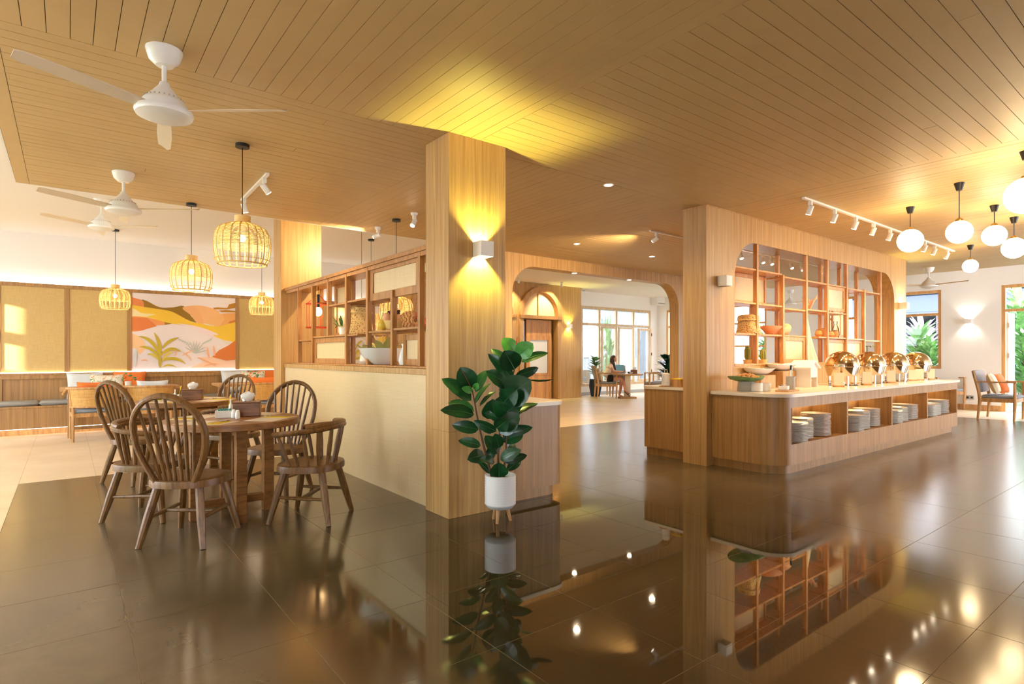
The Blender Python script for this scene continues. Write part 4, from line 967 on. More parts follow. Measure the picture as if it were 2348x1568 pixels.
t = thing('glass_carafe', 'clear glass carafe on the right of the buffet display shelf', 'carafe', (9.74, 4.06, 1.586)); MB().lathe([(.05, 0), (.06, .05), (.05, .14), (.025, .2), (.03, .26)], 20).obj('body', M['jarglass'], t); MB().tube([(.05, 0, .14), (.1, 0, .13), (.1, 0, .07), (.06, 0, .05)], .007, 6).obj('handle', M['jarglass'], t)
t = thing('palm_seedling', 'small green palm seedling right of the buffet panels', 'plant', (10.9, 4.03, 1.196)); MB().lathe([(.04, 0), (.05, .08), (.045, .085)], 16).obj('pot', M['china'], t); MB().cyl((0, 0, .08), (0, 0, .25), .008, n=6).obj('stem', M['palm'], t)
for i in range(6): a = i*1.05; b = MB(); leafblade(b, (0, 0, .25), (.17*math.cos(a), .17*math.sin(a), .24), .05, bend=.3); b.obj('leaf', M['palm'], t)
# ================================================================ THINGS ON THE BUFFET COUNTER
CT = .8822
def ct(px, py): x, y = at(px, py, CT); return x, y
def chafer(label, x, y):
    t = thing('chafing_dish', label, 'chafing dish', (x, y, CT), 0, 'chafing dishes on the buffet'); R = .215
    for a in (45, 135, 225, 315):
        q = math.radians(a); MB().cyl((.17*math.cos(q), .17*math.sin(q), 0), (.17*math.cos(q), .17*math.sin(q), .2), .013, n=8).obj('leg', M['steel'], t)
    MB().lathe([(.0, .13), (R*.85, .13), (R*.95, .2), (R, .255), (R+.012, .262), (R+.012, .272), (R, .276)], 40).obj('pan', M['steel'], t)
    MB().lathe([(R*math.cos(math.radians(a)), .278+.2*math.sin(math.radians(a))) for a in range(0, 91, 6)][:-1]+[(0, .478)], 48).obj('lid', M['bronze'], t)
    MB().tube([(R+.004, -.06, .285), (R+.05, -.05, .30), (R+.05, .05, .30), (R+.004, .06, .285)], .008, 7).obj('handle', M['steel'], t)
    MB().lathe([(.035, 0), (.04, .05), (.02, .06)], 14).obj('burner', M['steel'], t); MB().lathe([(R*.93, .268), (R*.96, .28)], 30).obj('rim', M['steel'], t)
    return t
for px, nm in ((1931, 'nearest'), (1993, 'second nearest'), (2048, 'third'), (2101, 'farthest')): chafer('domed steel chafing dish on the buffet, %s from the camera' % nm, onY(px, 3.5)[0], 3.5)
def card(label, x, y, w=.12, h=.15, rz=0):
    t = thing('menu_card', label, 'menu card', (x, y, CT), rz, 'wooden menu card stands'); MB().box(-w/2, w/2, -.035, .035, 0, .022, .003).obj('stand', M['teak'], t); MB().box(-w/2, w/2, -.012, .0, .02, h, .001).obj('card', M['cream'], t); return t
for k, (px, py, w, h) in enumerate([(1923, 887, .13, .19), (1960, 880, .10, .16), (1987, 883, .13, .19), (2012, 878, .10, .17), (2043, 878, .13, .19), (2062, 874, .11, .18), (2092, 873, .13, .18), (2108, 872, .13, .19), (2146, 869, .12, .18)]):
    x, y = ct(px, py); card('cream menu card on a wooden stand, %s from the left' % ['first', 'second', 'third', 'fourth', 'fifth', 'sixth', 'seventh', 'eighth', 'last'][k], min(x, 11.9), max(y, 3.12), w, h, -.75)
def saucer(label, x, y, r=.065, g='small plates between the menu cards'): return tag_at(MB().lathe([(r*.5, 0), (r, .012), (r-.005, .013), (r*.5, .005), (0, .004)], 22).obj('side_plate', M['china']), (x, y, CT+.0004), label, 'plate', g)
for k, (px, py) in enumerate([(1944, 883), (1961, 884.5), (2008, 878.5), (2023, 877), (2060, 876), (2075, 874)]): x, y = ct(px, py); saucer('small white plate among the menu cards, %s from the left' % ['first', 'second', 'third', 'fourth', 'fifth', 'sixth'][k], x, max(3.1, y))
def tongs(label, x, y, rz):
    t = thing('serving_tongs', label, 'tongs', (x, y, CT+.018), rz, 'serving tongs on the buffet')
    for s in (-1, 1): MB().bar((-.11, s*.022, 0), (.11, s*.004, 0), .012, .004).obj('arm', M['steel'], t)
    MB().bar((-.115, -.024, 0), (-.105, .024, 0), .014, .006).obj('grip', M['dark'], t); return t
for k, (px, py) in enumerate([(1962, 884), (2024, 876.5)]): x, y = ct(px, py); tongs('dark-gripped serving tongs lying on a small plate, %s one' % ['left', 'right'][k], x, max(3.1, y), .4)
def napkin_ring(label, px, py):
    x, y = ct(px, py); t = thing('wire_rack', label, 'rack', (min(x, 11.75), max(3.1, y), CT), .2, 'little dark wire racks')
    for z in (.01, .04, .07): MB().tube([(.03*math.cos(2*PI*i/14), .02*math.sin(2*PI*i/14), z) for i in range(14)], .003, 5, closed=True).obj('ring', M['black'], t)
    for s in (-1, 1): MB().cyl((s*.03, 0, 0), (s*.03, 0, .08), .003, n=5).obj('post', M['black'], t)
for k, (px, py) in enumerate([(1903, 885), (1977, 879), (2031, 874), (2090, 870), (2135, 868)]): napkin_ring('little dark wire rack beside the menu cards, %s from the left' % ['first', 'second', 'third', 'fourth', 'last'][k], px, py)
# left end: platter on a grey pedestal, boats on risers, tray, jar, house box
x, y = ct(1722, 897); y += .06
o = tag_at(MB().lathe([(.10, 0), (.102, .004), (.088, .115), (0, .115)], 30).obj('pedestal', M['grey']), (x, y, CT), 'round grey pedestal under the leaf platter', 'pedestal')
t = thing('leaf_platter', 'banana-leaf platter on the grey pedestal', 'platter', (x, y, CT+.1155)); b = MB(); n = 28
vs = []; 
for k, (r, z) in enumerate([(.0, .006), (.12, .004), (.2, .024), (.235, .05), (.236, .056), (.2, .03), (.12, .011), (0, .012)]):
    for i in range(n): a = 2*PI*i/n; vs.append((r*1.15*math.cos(a), r*.75*math.sin(a), z+.012*math.cos(2*a)*(r/.235)))
b.add(vs, [(k*n+i, k*n+(i+1) % n, (k+1)*n+(i+1) % n, (k+1)*n+i) for k in range(7) for i in range(n)]).obj('leaf', M['palm'], t)
for i in range(22):
    a = i*2.4; r = .03*math.sqrt(i); o = MB().ball((0, 0, 0), .03, .022, .018, 9, 6).obj('fried_roll', M['pine']); o.location = (x+r*1.35*math.cos(a), y+r*.8*math.sin(a), CT+.1155+.042+.036*max(0, 1-i/14)); o.rotation_euler = (.3*i, .5*i, i)
    tag(o, 'golden fried roll heaped on the leaf platter', 'fried roll', 'fried rolls on the leaf platter')
def cup(label, px, py, r, h, mt, dy=0): x, y = ct(px, py); return tag_at(MB().lathe([(r*.85, 0), (r, .006), (r, h), (r-.006, h), (r-.008, .012), (0, .01)], 24).obj('serving_pot', M[mt]), (x, y+dy, CT), label, 'pot', 'pots at the left end of the buffet')
cup('pale ribbed pot right of the grey pedestal', 1741, 898, .065, .10, 'china', .03); cup('second pale ribbed pot beside the wooden tray', 1764, 897, .065, .095, 'china', .05)
def riser(label, px, py, w, d, h, dy=0): x, y = ct(px, py); o = MB().box(-w/2, w/2, -d/2, d/2, 0, h, .004).obj('wooden_riser', M['teak']); return tag_at(o, (x, y+dy, CT), label, 'riser', 'wooden risers on the buffet'), x, y+dy
def boat(label, loc, L, rz): 
    b = MB(); n = 30; vs = []
    for r, z in [(.0, .0), (.45, 0), (.8, .035), (1, .075), (.985, .08), (.78, .042), (.4, .01), (0, .009)]:
        for i in range(n): a = 2*PI*i/n; vs.append((L/2*r*math.cos(a), L*.2*r*math.sin(a), z+.02*r*math.cos(a)**2))
    o = b.add(vs, [(k*n+i, k*n+(i+1) % n, (k+1)*n+(i+1) % n, (k+1)*n+i) for k in range(7) for i in range(n)]).obj('boat_dish', M['china']); return tag_at(o, loc, label, 'dish', 'long white boat dishes', rz)
o, x, y = riser('lower wooden riser behind the leaf platter', 1780, 892, .36, .24, .17, .22); boat('long white boat dish on the lower riser', (x, y, CT+.1705), .66, 0)
fz('dinner_roll', 'small brown roll on the lower white boat dish', x-.03, y, CT+.205, .028, 'pine')
o, x, y = riser('taller wooden riser left of the white house box', 1838, 889, .40, .24, .215, .26); boat('long white boat dish on the taller riser', (x, y, CT+.2155), .66, 0)
x, y = ct(1810, 897); y += .02
tag_at(MB().box(-.18, .16, -.075, .075, 0, .016, .005).obj('serving_tray', M['teak']), (x, y, CT), 'slim wooden tray under the jar and bowl', 'tray', None, .1)
tag_at(MB().lathe([(.05, 0), (.058, .01), (.058, .05), (.05, .05), (.048, .012), (0, .01)], 22).obj('dip_bowl', M['china']), (x-.09, y, CT+.0165), 'white dip bowl on the slim wooden tray', 'bowl')
t = thing('glass_jar', 'clear glass jar of tongs on the slim wooden tray', 'jar', (x+.07, y, CT+.0165)); MB().lathe([(.05, 0), (.054, .008), (.05, .13), (.056, .155), (.053, .155), (.047, .13), (.05, .012), (0, .01)], 24).obj('body', M['jar2'], t)
for k in range(2): MB().bar((.0, .0+.01*k, .02), (.035, .02*k, .27), .012, .004).obj('tong_arm', M['steel'], t)
MB().bar((.03, .01, .23), (.037, .01, .285), .02, .02).obj('tong_grip', M['dark'], t)
t = thing('serving_fork', 'dark fork resting across the white dip bowl', 'fork', (x-.09, y, CT+.07)); MB().bar((-.09, 0, 0), (.09, .01, .004), .01, .005).obj('handle', M['dark'], t); MB().bar((-.03, 0, .006), (.03, .0, .008), .02, .006).obj('band', M['steel'], t)
x, y = ct(1877, 888); y += .18
t = thing('house_box', 'white house-shaped serving box with pitched roof', 'box', (x, y, CT), .1); wd, h = .125, .25
MB().box(-wd, -wd+.02, -.12, .12, 0, h, .003).box(wd-.02, wd, -.12, .12, 0, h, .003).box(-wd+.02, wd-.02, .1, .12, 0, h, .003).obj('wall', M['gloss'], t)
MB().box(-wd+.02, wd-.02, -.12, -.1, .14, h, .002).obj('front_panel', M['gloss'], t); MB().box(-wd+.02, wd-.02, -.12, .1, .13, .145).obj('inner_shelf', M['gloss'], t)
MB().prism([(-wd-.055, h-.008), (0, h+.085), (wd+.055, h-.008), (wd+.055, h+.012), (0, h+.108), (-wd-.055, h+.012)], -.14, .14, 'y').obj('roof', M['gloss'], t, True, True)
MB().prism([(-wd, h), (wd, h), (0, h+.084)], -.11, -.1, 'y').obj('gable', M['gloss'], t, True, True)
tag_at(MB().lathe([(.07, 0), (.072, .004), (.072, .115), (.068, .12), (0, .12)], 30).obj('wooden_drum', M['teak']), (x+.01, y-.02, CT), 'round wooden drum standing inside the white house box', 'drum')
# rear counter: white pot on saucer
x, y = at(1527, 888, .9002); y = 4.6; x = onY(1527, 4.6)[0]
t = thing('white_canister', 'white lidded canister on a wooden saucer on the rear counter', 'canister', (x, y, .9005)); MB().lathe([(.085, 0), (.09, .012), (0, .014)], 24).obj('saucer', M['teak'], t)
MB().lathe([(.055, .014), (.058, .03), (.052, .16), (.03, .175), (0, .178)], 24).obj('body', M['china'], t); MB().tube([(-.03, 0, .17), (-.02, 0, .22), (.02, 0, .22), (.03, 0, .17)], .004, 6).obj('handle', M['rattan'], t)
x = onY(1548, 4.5)[0]
t = thing('basket_tray', 'small basket with yellow rim at the wall end of the rear counter', 'basket', (x+.1, 4.5, .9005)); MB().box(-.1, .1, -.08, .08, 0, .09, .004).obj('body', M['teak'], t); MB().frame(-.105, .105, .09, .105, -.085, .085, .012, b=.002).obj('rim', M['yellow'], t)
# ================================================================ RUBBER PLANT
PC = (2.685, 3.60)
rp = thing('rubber_plant', 'potted rubber plant with large dark glossy leaves before the column', 'plant', (PC[0], PC[1], 0))
PD = PC[0]*FW[0]+PC[1]*FW[1]; PS = F/PD
def pp(u, v, w=0):                           # zoom coordinate of the plant study, w metres towards the room
    px = 960+u/3.136; py = 740+v/3.136; d = PD+w; r = (px-CX)/F*PD; k = d/PD
    return Vector((FW[0]*d+RT[0]*r*k-PC[0], FW[1]*d+RT[1]*r*k-PC[1], EYE-(py-HY)*d/F))
M['ribbed'] = mat('white_ribbed_pot', (236, 236, 232), .45)
prof = [(0, .098), (.06, .1), (.098, .112), (.116, .135)]
for i in range(11): z = .14+i*.02; prof += [(.121, z), (.1225, z+.008), (.121, z+.017)]
prof += [(.1225, .366), (.112, .368), (.11, .33), (0, .325)]
MB().lathe(prof, 44).obj('pot', M['ribbed'], rp); MB().lathe([(.11, .33), (.06, .338), (0, .336)], 20).obj('soil', M['soil'], rp)
for a in (250, 10, 130):
    q = math.radians(a-35); MB().cyl((.055*math.cos(q), .055*math.sin(q), .108), (.082*math.cos(q), .082*math.sin(q), 0), .017, .011, 10).obj('leg', M['teak'], rp)
def stem(P, r): MB().tube([pp(*p) for p in P], [r*(1-.55*i/(len(P)-1)) for i in range(len(P))], 7).obj('stem', M['stem'], rp)
stem([(530, 1120, 0), (500, 1010, 0), (462, 860, .01), (430, 720, .0), (408, 600, -.01), (385, 480, -.02)], .011)
stem([(575, 1120, .02), (572, 920, .02), (590, 740, .03), (625, 560, .04), (690, 330, .05), (702, 190, .05)], .011)
stem([(610, 1110, -.02), (628, 900, -.02), (640, 720, -.03), (600, 640, -.03)], .009)
MB().tube([pp(700, 200, .05), pp(704, 150, .05), pp(709, 100, .05)], [.007, .006, .002], 6).obj('red_sheath', M['rib'], rp)
def rleaf(a, b_, w, kind='leaf', wa=0, wb=0, roll=0.0, droop=.06):
    """one leaf: a stalk end, b_ tip (study coordinates), w width there, wa / wb depth offsets, roll turns the blade about its axis"""
    p = pp(a[0], a[1], wa); q = pp(b_[0], b_[1], wb); d = q-p; L = d.length; d.normalize(); W_ = 1.22*w/3.136/PS
    view = (Vector((p.x+PC[0], p.y+PC[1], p.z-EYE))).normalized(); s = d.cross(view).normalized(); nn = s.cross(d).normalized()
    if nn.dot(view) > 0: nn = -nn
    c, sn = math.cos(roll), math.sin(roll); s, nn = s*c+nn*sn, nn*c-s*sn
    b = MB(); vs = []; n = 9; cen = []
    for i in range(n+1):
        t_ = i/n; m_ = p+d*L*t_+nn*droop*L*math.sin(PI*t_)-Vector((0, 0, droop*L*t_*t_)); h = W_/2*(math.sin(PI*min(1, t_**.85))**.62 if 0 < t_ < 1 else .02); cen.append(m_)
        for k in (-1, -.5, 0, .5, 1): vs.append(m_+s*h*k+nn*(.22*h*abs(k)+.010*math.sin(i*2.2)*abs(k)*h*6))
    fs = [(i*5+j, i*5+j+1, (i+1)*5+j+1, (i+1)*5+j) for i in range(n) for j in range(4)]
    o = b.add(vs, fs).obj('leaf', M['leafb' if kind == 'b' else 'leaf'], rp)
    MB().tube([m_-nn*.001+nn*.0018 for m_ in cen[:-1]], [.0028*(1-i/11) for i in range(n)], 5).obj('midrib', M['rib' if kind == 'r' else 'ribg'], o)
    return o
LV = [((378, 470), (298, 308), 125, 'r', -.02, -.08, .1), ((378, 560), (165, 385), 92, 'l', -.02, -.10, .5), ((412, 500), (492, 328), 72, 'l', -.02, .05, -.5), ((386, 495), (308, 462), 44, 'b', -.04, -.1, .2), ((402, 480), (424, 428), 40, 'b', -.04, -.06, 0),
      ((398, 660), (155, 612), 84, 'l', 0, -.12, .35), ((398, 640), (208, 558), 78, 'l', .02, .06, .6), ((430, 768), (238, 722), 76, 'l', 0, -.06, .1), ((446, 885), (284, 836), 62, 'l', .01, -.02, .3), ((474, 955), (350, 975), 92, 'l', 0, -.1, .3),
      ((400, 590), (520, 418), 44, 'l', -.01, .1, -.9), ((440, 600), (560, 478), 34, 'l', .02, .12, -.8), ((545, 1000), (438, 968), 54, 'l', 0, -.12, .4), ((516, 1085), (428, 990), 44, 'l', 0, .02, .5), ((578, 1108), (576, 995), 108, 'l', -.06, -.12, 0),
      ((548, 690), (530, 538), 146, 'l', -.05, -.12, .05), ((598, 668), (748, 560), 98, 'l', 0, -.04, -.2), ((640, 690), (858, 566), 72, 'l', .02, .08, -.8), ((580, 792), (722, 640), 136, 'l', -.02, -.06, -.3), ((600, 800), (820, 738), 66, 'l', .02, .05, .1),
      ((600, 850), (752, 788), 92, 'l', .04, .1, -.2), ((588, 985), (738, 902), 74, 'l', -.03, -.1, -.3), ((612, 1000), (780, 940), 58, 'l', 0, .05, .1), ((634, 1062), (736, 985), 54, 'l', 0, .08, -.2), ((575, 945), (478, 800), 84, 'l', .03, .06, .3),
      ((578, 900), (548, 788), 74, 'l', -.03, -.08, .2), ((520, 800), (420, 700), 60, 'l', .04, .1, .5), ((560, 780), (395, 690), 62, 'l', -.05, -.1, -.3), ((590, 700), (470, 640), 70, 'l', -.02, -.14, .6),
      ((706, 232), (604, 100), 92, 'b', .05, .08, .2), ((712, 242), (822, 138), 112, 'b', .05, .0, -.2), ((690, 335), (612, 190), 136, 'l', .0, -.08, .1), ((738, 282), (932, 204), 56, 'l', .05, .02, -.5), ((680, 412), (498, 205), 76, 'l', .02, -.04, .3),
      ((672, 332), (520, 174), 62, 'l', .06, .12, .4), ((690, 384), (862, 312), 66, 'l', .05, .14, .5), ((652, 462), (484, 335), 100, 'l', .0, -.06, .4), ((612, 560), (808, 392), 196, 'l', .0, -.1, -.2), ((790, 408), (968, 395), 28, 'l', .04, .02, 1.1),
      ((610, 575), (706, 468), 120, 'l', -.04, -.14, -.1), ((640, 640), (740, 600), 90, 'l', .06, .14, .4), ((560, 640), (620, 520), 80, 'l', .06, .12, 0), ((500, 1000), (540, 860), 60, 'l', .05, .1, 0), ((640, 900), (690, 860), 70, 'l', .05, .12, .2), ((560, 760), (640, 690), 90, 'l', -.06, -.13, .2)]
for q in LV: rleaf(*q)
# ================================================================ LIGHT FITTINGS
def sconce(label, loc, nrm, power=32, s=.062, col=(.98, .95, .22)):
    rz = math.atan2(nrm[0], -nrm[1]); t = thing('wall_sconce', label, 'sconce', loc, rz, 'cube wall sconces')
    w = .008
    MB().box(-s, s, -2*s, -2*s+w, -s, s, .001).box(-s, -s+w, -2*s+w, -.003, -s, s, .001).box(s-w, s, -2*s+w, -.003, -s, s, .001).obj('shade', M['white'], t)
    MB().box(-s+w, s-w, -.006, -.001, -s+.01, s-.01).obj('wall_plate', M['white'], t)
    if power: lamp('POINT', (0, -s, 0), power, col, t, .014)
    return t
sconce('white cube sconce on the column above the rubber plant', (onY(1098, 3.89)[0], 3.89, 2.165), (0, -1), 78)
sconce('white cube sconce on the left end of the buffet wall', (6.21, 3.9, 2.19), (0, -1), 0)
sconce('white cube sconce on the right end of the buffet wall', (12.04, 3.9, 2.2), (0, -1), 30)
sconce('white cube sconce on the oak wall right of the timber door', (12.05, 12.7, 2.19), (0, -1), 40)
sconce('white cube sconce on the far oak wall seen through the partition', (6.28, 12.7, 2.5), (0, -1), 25)
sconce('white cube sconce on the white wall between the right-hand windows', (XR, 4.10, 2.12), (-1, 0), 22, col=(1, .93, .82))
def cyl_head(t, loc, aim, power, cone=70, col=(1, .74, .40), body='spot_head', on=True):
    a = Vector(aim).normalized(); p = Vector(loc)
    MB().box(p.x-.02, p.x+.02, p.y-.02, p.y+.02, p.z-.05, p.z, .004).obj('adapter', M['gloss'], t); q = p+Vector((0, 0, -.085))
    MB().cyl(p+Vector((0, 0, -.05)), q, .008, n=8).obj('stalk', M['gloss'], t)
    h = MB(); h.cyl(q-a*.035, q+a*.065, .03, n=16).obj(body, M['gloss'], t)
    MB().cyl(q+a*.0655, q+a*.068, .026, n=16).obj('lens', M['lens'], t)
    if power: lamp('SPOT', q+a*.072, power, col, t, .025, a, cone, .6)
def track(label, p, q, heads, aims, power, cone=75):
    t = thing('track_light', label, 'track light', (0, 0, 0)); MB().bar((p[0], p[1], HC-.012), (q[0], q[1], HC-.012), .034, .022).obj('rail', M['gloss'], t)
    for i, ((x, y), a) in enumerate(zip(heads, aims)): cyl_head(t, (x, y, HC-.023), a, power[i] if isinstance(power, list) else power, cone)
    return t
yt = 3.05
hx = [onY(px, yt)[0] for px in (1858, 1914, 1962, 2003, 2041, 2104, 2121, 2143, 2172)]
track('long white track of spotlights over the buffet counter', (6.5, yt), (11.85, yt), [(x, yt) for x in hx], [(.05, .42, -1)]*9, 80, 80)
track('short white track of two spots above the near pendant lamp', (1.54, 5.84), (1.57, 7.0), [(1.545, 5.98), (1.568, 6.9)], [(.75, .25, -.8), (.35, .2, -1)], 70)
hx = [onY(px, 5.18)[0] for px in (1505, 1698, 1748, 1768, 1814, 1838, 1880)]
track('white spotlight track behind the buffet wall', (6.5, 5.18), (max(hx)+.3, 5.18), [(x, 5.18) for x in hx], [(-.05, 1, -.5)]+[(-.15, -.45, -1)]*6, [330]+[50]*6, 108)
for k, (x, y) in enumerate([(3.40, 7.39), (3.415, 6.37)]):
    t = thing('ceiling_spot', 'single white ceiling spotlight over the partition, %s' % ('farther one' if k == 0 else 'nearer one beside the column'), 'spotlight', (0, 0, 0), 0, 'ceiling spotlights'); MB().lathe([(.04, -.03), (.045, -.005), (.045, 0)], 18, (x, y, HC)).obj('base', M['gloss'], t); cyl_head(t, (x, y, HC-.03), ((-.62, .85, -.28), (-.55, -.25, -.8))[k], (170, 60)[k], (115, 70)[k])
def downlight(label, x, y, z=HC, p=160):
    t = thing('downlight', label, 'downlight', (x, y, z), 0, 'recessed downlights'); MB().lathe([(.042, -.003), (.056, -.004), (.058, 0)], 22).obj('trim_ring', M['gloss'], t); MB().lathe([(.041, -.0035), (0, -.003)], 18).obj('lens', M['lens'], t)
    lamp('SPOT', (0, 0, -.01), p, (1, .80, .5), t, .04, (0, 0, -1), 150, .6)
downlight('recessed downlight in the plank ceiling nearest the column', 4.45, 4.084); downlight('recessed downlight in the plank ceiling before the archway, left one', 6.40, 6.55); downlight('recessed downlight in the plank ceiling before the archway, right one', 8.28, 6.555)
downlight('recessed downlight under the archway beam, left one', 7.66, 7.9, 2.874, 40); downlight('recessed downlight under the archway beam, right one', 9.24, 7.9, 2.874, 40)
for k, (px, py) in enumerate([(1190, 637), (1288, 647)]):
    x, y = at(px, py, HW); t = thing('ceiling_spot', 'small white spot on the white ceiling before the oak arches, %s' % ('left' if k == 0 else 'right'), 'spotlight', (x, y, HW), 0, 'ceiling spotlights'); MB().cyl((0, 0, -.02), (0, 0, 0), .04, n=16).obj('base', M['gloss'], t)
    MB().cyl((0, 0, -.04), (.02, .04, -.13), .032, n=14).obj('spot_head', M['gloss'], t); MB().cyl((0, 0, -.05), (0, 0, -.01), .008, n=8).obj('stalk', M['gloss'], t); lamp('SPOT', (.024, .05, -.15), 120, (1, .8, .5), t, .03, (.0, .7, -.9), 90)
# rattan pendants
def rattan_pendant(label, x, y, zc, zb=2.06):
    t = thing('rattan_pendant', label, 'pendant lamp', (x, y, zb), 0, 'rattan pendant lamps')
    H_ = zc-zb
    MB().cyl((0, 0, H_-.028), (0, 0, H_), .055, n=24).obj('canopy', M['black'], t); MB().cyl((0, 0, .415), (0, 0, H_-.028), .0035, n=6).obj('cord', M['black'], t)
    MB().lathe([(.062, .335), (.063, .41), (.058, .413), (0, .413)], 28).obj('cap', M['rattan'], t)
    P = [(.18, .005), (.204, .04), (.217, .11), (.219, .18), (.21, .25), (.182, .305), (.12, .335), (.062, .352)]
    def R(z):
        for (r0, z0), (r1, z1) in zip(P, P[1:]):
            if z <= z1: return r0+(r1-r0)*(z-z0)/(z1-z0)
        return .06
    for i in range(20):
        a = 2*PI*i/20; MB().tube([(r*math.cos(a), r*math.sin(a), z) for r, z in P], .0058, 6).obj('rib', M['rattan'], t)
    b = MB()
    for i in range(15): z = .15+i*.0115; r = R(z); b.tube([(r*math.cos(2*PI*j/30), r*math.sin(2*PI*j/30), z+.0022*math.cos(10*2*PI*j/30)) for j in range(30)], .0029, 4, closed=True)
    tag(b.obj('weaving', M['rattan'], t), kind='stuff')
    for z, r in ((.006, .188), (.04, .216)): MB().tube([(r*math.cos(2*PI*j/36), r*math.sin(2*PI*j/36), z) for j in range(36)], .0065 if z < .02 else .003, 6, closed=True).obj('rim', M['rattan'], t)
    MB().cyl((0, 0, .25), (0, 0, .34), .022, n=12).obj('lamp_holder', M['white'], t); MB().ball((0, 0, .225), .03, None, .036).obj('bulb', M['bulb'], t)
    lamp('POINT', (0, 0, .2), 8, (1, .9, .7), t, .05); return t
p1 = rattan_pendant('rattan pendant lamp nearest the camera over the near table', 1.166, 5.19, HC); rattan_pendant('second rattan pendant lamp, hanging in front of the mural', 1.15, 7.58, HC, 2.055)
rattan_pendant('third rattan pendant lamp, farthest left by the woven panels', .64, 11.6, HW, 2.07); rattan_pendant('rattan pendant lamp just left of the far column', 2.86, 11.25, HW, 2.06)
rattan_pendant('rattan pendant lamp on a long cord behind the partition, right', 3.394, 6.817, HC, 1.72)
rattan_pendant('rattan pendant lamp glimpsed through the partition fruit shelf', 4.345, 9.733, HW, 1.72)
x, y = onY(829, 9.0)[0], 9.0; rattan_pendant('rattan pendant lamp on a thin cord behind the middle of the partition', x, y, HW, 1.72)
# globe pendants
M['globeglass'] = mat('lit_opal_globe', (255, 250, 240), .3, 0, 14, (255, 222, 170))
def globe(label, x, y, z, r):
    t = thing('globe_pendant', label, 'pendant lamp', (x, y, z), 0, 'opal globe pendants'); H_ = HC-z
    MB().lathe([(.026, H_-.075), (.047, H_), (0, H_)], 20).obj('canopy', M['black'], t); MB().cyl((0, 0, r+.01), (0, 0, H_-.07), .0045, n=6).obj('cord', M['black'], t)
    MB().lathe([(.035, r-.006), (.035, r+.012), (.012, r+.03), (0, r+.03)], 16).obj('collar', M['brass'], t); MB().ball((0, 0, 0), r, None, None, 32, 20).obj('globe', M['globeglass'], t); return t
globe('lit globe pendant in front of the spotlight track', 7.968, 2.478, 2.673, .135); globe('lit globe pendant right of the first, on a longer cord', 7.258, 1.823, 2.572, .115); globe('lit globe pendant third from the left, partly behind another', 8.661, 1.838, 2.719, .12)
globe('lit globe pendant overlapping its neighbour near the right edge', 9.6, 1.84, 2.68, .13); globe('largest lit globe pendant cut by the right edge', 6.58, 1.18, 2.69, .155)
x, y = at(2225, 548, HC); d = 9.2; globe('smallest lit globe pendant hanging low before the white wall', FW[0]*d+RT[0]*(2225-CX)/F*d, FW[1]*d+RT[1]*(2225-CX)/F*d, EYE-(610-HY)*d/F, .105)
# ceiling fans
M['blade'] = mat('beige_fan_blade', (232, 214, 186), .5)
def fan(label, x, y, zc, turn=0, k=1.0):
    t = thing('ceiling_fan', label, 'ceiling fan', (x, y, zc), turn, 'white ceiling fans')
    MB().lathe([(.0, -.095), (.045, -.093), (.08, -.06), (.095, -.01), (.095, 0), (0, 0)], 36).obj('canopy', M['gloss'], t); MB().cyl((0, 0, -.2), (0, 0, -.09), .0135, n=12).obj('rod', M['gloss'], t)
    MB().lathe([(.0, -.185), (.024, -.19), (.03, -.21), (.075, -.265), (.108, -.30), (.118, -.315), (.118, -.345), (0, -.345)], 40).obj('motor_cone', M['gloss'], t)
    MB().lathe([(.0, -.405), (.105, -.40), (.145, -.385), (.152, -.368), (.148, -.352), (.12, -.347), (0, -.347)], 40).obj('lower_cover', M['gloss'], t)
    MB().lathe([(0, -.409), (.085, -.407), (.105, -.4005)], 30).obj('cover_disc', M['white'], t)
    b = MB()
    for i in range(26): a = 2*PI*i/26; b.box(.1*math.cos(a)-.003, .1*math.cos(a)+.003, .1*math.sin(a)-.003, .1*math.sin(a)+.003, -.302, -.286)
    b.obj('vent_slots', M['grey'], t); MB().ball((.055, -.035, -.243), .02, .012, .008, 12, 6).obj('badge', M['brass'], t)
    for i in range(3):
        a = 2*PI*i/3; c, s = math.cos(a), math.sin(a); b = MB(); vs = []
        for r, h, dz in ((.12, .025, 0), (.2, .036, .0), (.45, .042, .004), (.68, .036, .006), (.71, .016, .006)):
            for v in (-1, 1):
                for e in (0, -.006): vs.append((r*c-v*h*s, r*s+v*h*c, -.348+dz+.012*v+e))
        fs = []
        for j in range(4): o = 4*j; fs += [(o, o+2, o+6, o+4), (o+1, o+5, o+7, o+3), (o, o+4, o+5, o+1), (o+2, o+3, o+7, o+6)]
        fs += [(0, 1, 3, 2), (16, 18, 19, 17)]; b.add(vs, fs).obj('blade', M['blade'], t)
    return t
fan('white ceiling fan nearest the camera at upper left', .448, 3.867, HC, 1.455); fan('second white ceiling fan, behind the nearest one', .435, 6.70, HC, 1.506); fan('farthest left white ceiling fan on the white ceiling', .37, 9.5, HW, 1.53); fan('white ceiling fan at right before the white wall', 13.77, 3.96, HC, .28)
x, y = at(1812, 665, HC); fan('small distant ceiling fan seen through the buffet opening', x*1.0, y, HC, .1)
